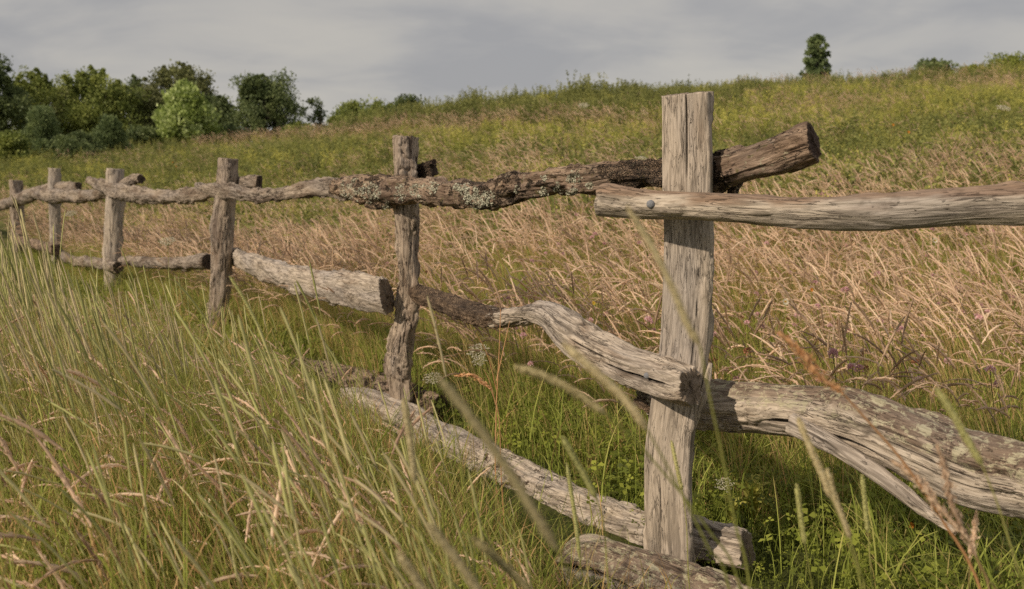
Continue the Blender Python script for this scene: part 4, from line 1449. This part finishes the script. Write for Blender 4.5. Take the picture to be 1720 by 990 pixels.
G = 'single grass stalks close to the camera'
stalk([(735, 632), (790, 700), (850, 785), (900, 865), (937, 925)], .75, [(975, 1000), (1000, 1060)], label='large blurred green timothy head crossing the low rail in the middle foreground', mats=('greenstem', 'spikefar'), rad=.0040, group=G)
stalk([(1055, 350), (1095, 415), (1130, 485), (1152, 540), (1176, 582)], .95, [(1195, 680), (1212, 760), (1235, 880), (1262, 1010)], label='long timothy head and stem lying across the nearest pale post', mats=('greenstem', 'spikefar'), rad=.0034, group=G)
stalk([(948, 580), (1000, 625), (1050, 672), (1087, 722)], .95, [(1130, 800), (1190, 920), (1230, 1010)], label='thick timothy head hanging in front of the kinked middle rail', mats=('greenstem', 'spikefar'), rad=.0045, group=G)
stalk([(868, 617), (920, 634), (970, 662), (1017, 695)], 1.0, [(1085, 760), (1190, 890), (1250, 1010)], label='brownish timothy head just left of the kinked rail, pointing left', mats=('greenstem', 'spikefar'), rad=.0036, group=G, tint=.1)
stalk([(1574, 655), (1600, 695), (1625, 740), (1650, 782)], 1.15, [(1680, 860), (1710, 960), (1725, 1020)], label='green timothy head in front of the thick log near the right edge', rad=.0040, group=G)
stalk([(1340, 703), (1360, 750), (1380, 795), (1396, 838)], 1.25, [(1420, 900), (1450, 1010)], label='timothy head below the forked split of the thick log', rad=.0042, group=G, mats=('greenstem', 'spikefar'))
stalk([(1390, 790), (1400, 830), (1415, 870), (1428, 905)], 1.35, [(1445, 960), (1455, 1010)], label='pale timothy head to the right of the split branch start', rad=.0042, group=G, mats=('greenstem', 'spikefar'))
stalk([(1338, 815), (1345, 870), (1352, 915)], 1.6, [(1360, 960), (1366, 1010)], label='upright green timothy head right of the low cut log end', rad=.0040, group=G)
stalk([(1448, 800), (1453, 850), (1458, 895)], 1.7, [(1462, 950), (1466, 1010)], label='upright timothy head under the split branch tip', rad=.0038, group=G)
stalk([(670, 930), (692, 962), (716, 1000), (740, 1035)], .95, [(765, 1080), (780, 1120)], label='pale timothy tip rising from the bottom edge left of centre', rad=.0046, group=G, mats=('greenstem', 'spikefar'))
stalk([(722, 882), (752, 920), (785, 965), (815, 1010)], .95, [(840, 1060), (860, 1120)], label='blurred pale timothy head at the bottom edge, highest of the three there', rad=.0046, group=G, mats=('greenstem', 'spikefar'))
stalk([(796, 905), (830, 935), (868, 970), (900, 1005)], 1.0, [(930, 1050), (960, 1120)], label='tan timothy head at the bottom edge, rightmost of the three there', rad=.0040, group=G, mats=('greenstem', 'spikefar'), tint=.1)
stalk([(678, 672), (686, 720), (692, 765), (697, 812)], 1.3, [(702, 880), (708, 960), (712, 1020)], label='pale upright timothy head in front of the low rail under the rough brown post', rad=.0046, group=G, mats=('greenstem', 'spikefar'))
stalk([(945, 735), (962, 765), (982, 800), (1002, 838)], 1.5, [(1014, 880), (1020, 960), (1024, 1020)], label='green dewy timothy head left of the nearest post, above the low rail', rad=.0052, group=G)
stalk([(1128, 742), (1138, 790), (1146, 825)], 2.0, [(1153, 880), (1156, 960), (1160, 1020)], label='thin green timothy head against the lower half of the nearest post', rad=.0036, group=G)
stalk([(952, 780), (960, 830), (968, 885), (974, 940)], 1.9, [(980, 980), (985, 1020)], label='green timothy head growing beside the low cracked log', rad=.0042, group=G)
stalk([(386, 465), (408, 500), (432, 545), (450, 590)], 2.3, [(480, 650), (520, 760), (550, 900)], label='arched green timothy head below the leaning post', rad=.0040, group=G)
stalk([(1640, 862), (1636, 900), (1630, 935)], 1.6, [(1628, 970), (1626, 1020)], kind='dry_grass_stalk', label='small tan seed head near the bottom right corner', mats=('tanstem', 'tanhead'), rad=.004, group=G)
stalk([(1308, 560), (1345, 590), (1375, 630), (1415, 660)], 1.3, [(1460, 710), (1520, 780), (1580, 870), (1650, 1000)], kind='dry_grass_stalk', label='rusty orange seed head and stem arching over the thick log', mats=('rust', 'rust'), rad=.0062, group=G)
stalk([(1500, 775), (1545, 810), (1575, 850), (1625, 905)], 1.35, [(1645, 950), (1665, 1010)], kind='dry_grass_stalk', label='fluffy tan seed head crossing the split branch tip', mats=('tanstem', 'tanhead'), rad=.008, group=G)
stalk([(1575, 750), (1590, 800), (1600, 850), (1640, 935)], 1.35, [(1660, 975), (1680, 1020)], kind='dry_grass_stalk', label='loose tan seed head against the right part of the thick log', mats=('tanstem', 'tanhead'), rad=.006, group=G)
stalk([(765, 632), (790, 630), (810, 642), (825, 655)], 2.6, [(838, 700), (842, 800), (848, 900)], kind='dry_grass_stalk', label='orange tan seed head between the brown post and the kinked rail', mats=('rust', 'rust'), rad=.006, group=G)


# ------------------------------------------------------------------ flowers
M['pink'] = leaf_material('clover_flower', [(0, (.70, .38, .40)), (.5, (.82, .52, .53)), (1, (.90, .68, .67))], .5, .7, .3)
M['wither'] = leaf_material('withered_clover', [(0, (.20, .08, .05)), (.6, (.36, .14, .08)), (1, (.46, .21, .12))], .1, .8, .3)
M['white'] = leaf_material('white_petals', [(0, (.58, .54, .42)), (1, (.76, .71, .58))], .3, .6, .1)
M['yellow'] = leaf_material('yellow_petals', [(0, (.65, .42, .03)), (1, (.8, .55, .05))], .2, .6, .1)
M['orange'] = leaf_material('orange_petals', [(0, (.60, .20, .02)), (1, (.72, .28, .03))], .2, .6, .1)


def clover_head(mat, seed):
    random.seed(seed)
    mb = MB()
    n = 70
    d = rng.normal(size=(n, 3))
    d[:, 2] = np.abs(d[:, 2]) * 1.2 - .3
    d /= np.linalg.norm(d, axis=1)[:, None]
    e = d * .45 + rng.normal(size=(n, 3)) * .6 + np.array((0, 0, .35))
    e /= np.linalg.norm(e, axis=1)[:, None]
    diamonds(mb, d * .0062, e, .006, .0042, 0, rng.uniform(0, 1, n))
    return mb.mesh('flower_head', [mat])


def stem_mesh(h):
    mb = MB()
    tube(mb, bend_path((0, 0, 0), h, .05, WIND, .1, 5)[::-1] * np.array((1, 1, 1)) - np.array((0, 0, 0)), .0011, 4, 0, .4)
    leaf_fan(mb, bend_path((0, 0, 0), h, .05, WIND, .1, 5)[3], np.array((.2, -.3, 1)), .016, 0, .5)
    return mb.mesh('stem', [M['clover']])


heads = {'pink': clover_head(M['pink'], 1), 'wither': clover_head(M['wither'], 2)}
stems = stem_mesh(.42)
tip = bend_path((0, 0, 0), .42, .05, WIND, .1, 5)[-1]


def flower(name, label, cat, group, hm, x, y, sc, hs):
    r = bpy.data.objects.new(name, None)
    COL.objects.link(r)
    r.location = (x, y, float(terrain(x, y)) - .01)
    r.rotation_euler = (0, 0, random.uniform(-.6, .6))
    r.scale = (sc, sc, sc)
    r['label'], r['category'], r['group'] = label, cat, group
    s = bpy.data.objects.new('stem', stems)
    COL.objects.link(s)
    s.parent = r
    h = bpy.data.objects.new('flower_head', hm)
    COL.objects.link(h)
    h.parent = r
    h.location = tip
    h.scale = (hs, hs, hs)
    h.rotation_euler = (random.uniform(-.4, .4), random.uniform(-.4, .4), random.uniform(0, 6))
    return r


random.seed(5)
cnt = 0
while cnt < 210:
    y = random.uniform(3.1, 10.5)
    pxr = random.uniform(560, 1760)
    if random.random() > np.interp(pxr, [560, 800, 1150, 1500, 1760], [.12, .55, .8, 1, 1]):
        continue
    x = (pxr - 860) / FPX * y
    if fence_side(np.array([x]), np.array([y]))[0] < .15:
        continue
    if random.random() < .70:
        flower('clover_flower', 'small round pink clover head among the meadow grass behind the fence', 'clover', 'pink clover heads', heads['pink'], x, y, random.uniform(1.0, 1.5), random.uniform(1.0, 1.5))
    else:
        flower('withered_clover', 'withered reddish brown clover head among the meadow grass', 'clover', 'withered clover heads', heads['wither'], x, y, random.uniform(.8, 1.2), random.uniform(1.1, 1.6))
    cnt += 1


def umbel(px, py, d, r, label):
    top = at(px, py, d)
    gz = float(terrain(top[0], top[1])) - .01
    root = bpy.data.objects.new('wild_carrot', None)
    COL.objects.link(root)
    root.location = (top[0], top[1], gz)
    root['label'], root['category'], root['group'] = label, 'flower', 'white umbel flowers'
    root.rotation_euler = (random.uniform(.05, .12), random.uniform(-.05, .05), 0)
    h = top[2] - gz
    mb = MB()
    hub = np.array((0, 0, h - r * .55))
    tube(mb, np.array([(0.02, .01, 0), (.01, 0, h * .5), hub]), .0016, 5, 0, .4)
    fb = MB()
    for i in range(26):
        a, q = i * 2.4, math.sqrt((i + .5) / 26)
        c = np.array((math.cos(a) * q * r, math.sin(a) * q * r, h + r * .10 * (1 - q * q) + .45 * math.sin(a) * q * r + random.gauss(0, r * .04)))
        tube(mb, np.array([hub, (hub + c) / 2 + np.array((0, 0, -.002)), c]), .0005, 3, 0, .5)
        n = 14
        pos = c + rng.normal(size=(n, 3)) * np.array((1, 1, .25)) * r * .09
        dd = rng.normal(size=(n, 3)) * .7 + np.array((0, 0, .6))
        dd /= np.linalg.norm(dd, axis=1)[:, None]
        diamonds(fb, pos, dd, r * .13, r * .10, 0, rng.uniform(0, 1, n))
    link('stem', mb.mesh('stem', [M['greenstem']]), root)
    link('flower_head', fb.mesh('flower_head', [M['white']]), root)


umbel(810, 585, 4.3, .045, 'white flat umbel between the rough brown post and the kinked rail, upper of two')
umbel(806, 603, 4.1, .030, 'small white umbel directly below a larger one beside the kinked rail')
umbel(724, 633, 4.6, .040, 'white umbel just right of the rough brown post')
umbel(278, 405, 7.6, .060, 'pale green white umbel left of the leaning post')
umbel(1670, 183, 9.0, .060, 'white umbel high against the slope near the right edge')
umbel(1216, 812, 3.2, .030, 'white umbel below the thick log, right of the nearest post')
umbel(1080, 268, 9.0, .060, 'white umbel on the slope above the lichened rail')
umbel(1487, 684, 3.6, .016, 'tiny white flower above the thick log')
umbel(125, 358, 11.0, .06, 'white umbel between the two small far posts')
umbel(980, 178, 27.0, .14, 'pale flowering head among the dark weeds of the crest')


def daisy(px, py, d, r, label, pet='white', cen='yellow', name='daisy'):
    top = at(px, py, d)
    gz = float(terrain(top[0], top[1])) - .01
    root = bpy.data.objects.new(name, None)
    COL.objects.link(root)
    root.location = (top[0], top[1], gz)
    root['label'], root['category'] = label, 'flower'
    h = top[2] - gz
    mb = MB()
    tube(mb, np.array([(0.03, 0, 0), (.01, 0, h * .5), (0, 0, h)]), .0012, 4, 0, .4)
    link('stem', mb.mesh('stem', [M['greenstem']]), root)
    f = MB()
    for i in range(14):
        a = i / 14 * 2 * math.pi
        e = np.array((math.cos(a) * .8, math.sin(a) * .35 - .35, math.sin(a) * .8))
        s = np.array((-math.sin(a) * .8, 0, math.cos(a) * .8)) * r * .16
        c = np.array((0, 0, h))
        f.add([c + e * r * .2, c + e * r * .7 + s, c + e * r, c + e * r * .7 - s], [(0, 1, 2, 3)], 0, random.random())
    link('petals', f.mesh('petals', [M[pet]]), root)
    g = MB()
    n = 40
    pos = np.array((0, -.002, h)) + rng.normal(size=(n, 3)) * r * .10
    dd = rng.normal(size=(n, 3)) + np.array((0, -1, .3))
    dd /= np.linalg.norm(dd, axis=1)[:, None]
    diamonds(g, pos, dd, r * .2, r * .2, 0, rng.uniform(0, 1, n))
    link('disc', g.mesh('disc', [M[cen]]), root)


daisy(1319, 507, 4.6, .020, 'white daisy in the grass under the smooth top rail')
daisy(1570, 404, 6.2, .022, 'white daisy with orange disc just below the top rail at right')
daisy(997, 509, 3.6, .009, 'tiny yellow flower above the bend of the kinked rail', 'yellow', 'yellow', 'yellow_flower')
daisy(905, 494, 5.6, .011, 'tiny yellow flower in tan grass left of the first yellow one', 'yellow', 'yellow', 'yellow_flower')
for px, py, d in ((1363, 487, 5.0), (1496, 536, 4.6), (1530, 882, 2.9), (1526, 222, 12), (1500, 210, 13), (290, 273, 26), (296, 280, 25)):
    daisy(px, py, d, .012 if d < 8 else .022, {1363: 'small orange flower under the middle of the top rail', 1496: 'orange flower in the pink clover right of centre', 1530: 'orange flower below the split branch tip',
          1526: 'orange flower on the slope above the top rail, right one', 1500: 'orange flower on the slope above the top rail, left one', 290: 'far orange flower above the sagging rail, upper one',
          296: 'far orange flower above the sagging rail, lower one'}[px], 'orange', 'orange', 'orange_flower')


# leafy plant by the low log end
def lance_plant(px, py, d, h, label, nl=14, ll=.09):
    t = at(px, py, d)
    gz = float(terrain(t[0], t[1]))
    root = bpy.data.objects.new('leafy_plant', None)
    COL.objects.link(root)
    root.location = (t[0], t[1], gz)
    root['label'], root['category'] = label, 'plant'
    mb = MB()
    H = t[2] - gz
    p = bend_path((0, 0, 0), H, .1, 1.0, .1, 10)
    tube(mb, p, np.linspace(.003, .0012, 11), 5, 0, .3)
    link('stem', mb.mesh('stem', [M['clover']]), root)
    for i in range(nl):
        k = .25 + .75 * i / nl
        b = p[int(k * 10)]
        az = i * 2.4 + random.gauss(0, .2)
        lb = MB()
        lp = bend_path(b, ll * random.uniform(.8, 1.2), .6, az, 1.1, 6)
        # blade lies across its own direction
        side = np.array((-math.sin(az), math.cos(az), .15))
        kk = np.linspace(0, 1, 7)
        w = ll * .14 * np.sin(np.clip(kk * .95 + .05, 0, 1) * math.pi) ** .8
        v = np.empty((14, 3))
        v[0::2] = lp + side * w[:, None]
        v[1::2] = lp - side * w[:, None]
        lb.add(v, [(2 * a, 2 * a + 1, 2 * a + 3, 2 * a + 2) for a in range(6)], 0, .8)
        link('leaf', lb.mesh('leaf', [M['weed']]), root)


random.seed(8)
lance_plant(1262, 822, 3.35, .3, 'bright green plant with lance shaped leaves beside the low cut log end', 18, .10)
lance_plant(1228, 850, 3.3, .3, 'smaller lance leaved green plant nearer the post', 10, .08)

# dry branching stalk
t0 = at(840, 770, 3.6)
root = bpy.data.objects.new('dry_stalk', None)
COL.objects.link(root)
root.location = (t0[0], t0[1], 0)
root['label'], root['category'] = 'thin dead branching weed stalk between the brown post and the kinked rail', 'dead stalk'
mb = MB()
mainp = np.array([at(a, b, 3.6) for a, b in ((841, 520), (838, 600), (834, 680), (832, 780), (836, 880))]) - np.array((t0[0], t0[1], 0))
mainp[-1, 2] = -.02
tube(mb, catmull(mainp, 14), np.linspace(.0012, .003, 14), 5, 0, .6)
link('main_stem', mb.mesh('main_stem', [M['rust']]), root)
for a, b in (([(834, 655), (820, 600), (800, 560)], 0), ([(834, 640), (845, 590), (856, 540)], 1), ([(833, 680), (822, 640), (812, 620)], 2)):
    mb = MB()
    tube(mb, catmull(np.array([at(q, w, 3.6) for q, w in a]) - np.array((t0[0], t0[1], 0)), 8), np.linspace(.002, .0009, 8), 4, 0, .6)
    link('twig', mb.mesh('twig', [M['rust']]), root)

# ------------------------------------------------------------------ light and sky
SUN_AZ, SUN_EL = math.radians(52), math.radians(33)     # azimuth left of straight-behind-camera
sd_ = Vector((-math.sin(SUN_AZ) * math.cos(SUN_EL), -math.cos(SUN_AZ) * math.cos(SUN_EL), math.sin(SUN_EL)))
sun = bpy.data.lights.new('sun', 'SUN')
sun.energy = 3.2
sun.angle = math.radians(1.2)
sun.color = (1, .85, .66)
so = bpy.data.objects.new('sun', sun)
COL.objects.link(so)
so.rotation_euler = sd_.to_track_quat('Z', 'Y').to_euler()
so.location = (-20, -20, 30)

w = bpy.data.worlds.new('World')
S.world = w
w.use_nodes = True
nt = w.node_tree
for n in list(nt.nodes):
    nt.nodes.remove(n)
out = N(nt, 'ShaderNodeOutputWorld')
bg = N(nt, 'ShaderNodeBackground')
sky = N(nt, 'ShaderNodeTexSky')
sky.sky_type = 'NISHITA'
sky.sun_disc = False
sky.sun_elevation = SUN_EL
sky.sun_rotation = math.atan2(sd_.x, sd_.y)
tc = N(nt, 'ShaderNodeTexCoord').outputs['Generated']
sep = N(nt, 'ShaderNodeSeparateXYZ')
L(nt, tc, sep.inputs[0])
# project the direction on a cloud layer overhead
zz = math_n(nt, 'ADD', math_n(nt, 'MAXIMUM', sep.outputs[2], 0.0), .30)
cx = math_n(nt, 'DIVIDE', sep.outputs[0], zz)
cy = math_n(nt, 'DIVIDE', sep.outputs[1], zz)
cv = N(nt, 'ShaderNodeCombineXYZ')
L(nt, cx, cv.inputs[0])
L(nt, cy, cv.inputs[1])
c1 = noise_n(nt, cv.outputs[0], 1.6, 5, .5, .6, (1, 1.5, 1))
c2 = noise_n(nt, cv.outputs[0], 3.4, 5, .55, .9, (1, 1.8, 1))
cl = math_n(nt, 'ADD', math_n(nt, 'MULTIPLY', c1, .8), math_n(nt, 'MULTIPLY', c2, .2))
cloud = ramp(nt, cl, [(.36, (.335, .33, .335)), (.44, (.378, .368, .362)), (.50, (.425, .408, .388)), (.60, (.475, .45, .412))])
skys = N(nt, 'ShaderNodeVectorMath', operation='SCALE')
L(nt, sky.outputs[0], skys.inputs[0])
skys.inputs['Scale'].default_value = .07
cc = mixc(nt, .93, skys.outputs[0], cloud)
L(nt, cc, bg.inputs['Color'])
bg.inputs['Strength'].default_value = 1.0
L(nt, bg.outputs[0], out.inputs[0])

# ------------------------------------------------------------------ camera and render
cam = bpy.data.cameras.new('camera')
cam.sensor_width = 36
cam.lens = 36 * FPX / 1720
cam.clip_end = 5000
cam.clip_start = .05
cam.dof.use_dof = True
cam.dof.focus_distance = 3.2
cam.dof.aperture_fstop = 4.8
co = bpy.data.objects.new('camera', cam)
COL.objects.link(co)
co.location = (0, 0, CAMH)
co.rotation_euler = (math.pi / 2 - PITCH, 0, 0)
S.camera = co
S.view_settings.view_transform = 'Standard'
S.view_settings.look = 'None'
S.view_settings.exposure = .12
S.view_settings.gamma = 1
S.render.resolution_x, S.render.resolution_y = 1024, 589
S.cycles.max_bounces = 4
S.cycles.diffuse_bounces = 2
S.cycles.glossy_bounces = 1
S.cycles.transmission_bounces = 3
S.cycles.use_denoising = False
S.cycles.caustics_reflective = False
S.cycles.caustics_refractive = False
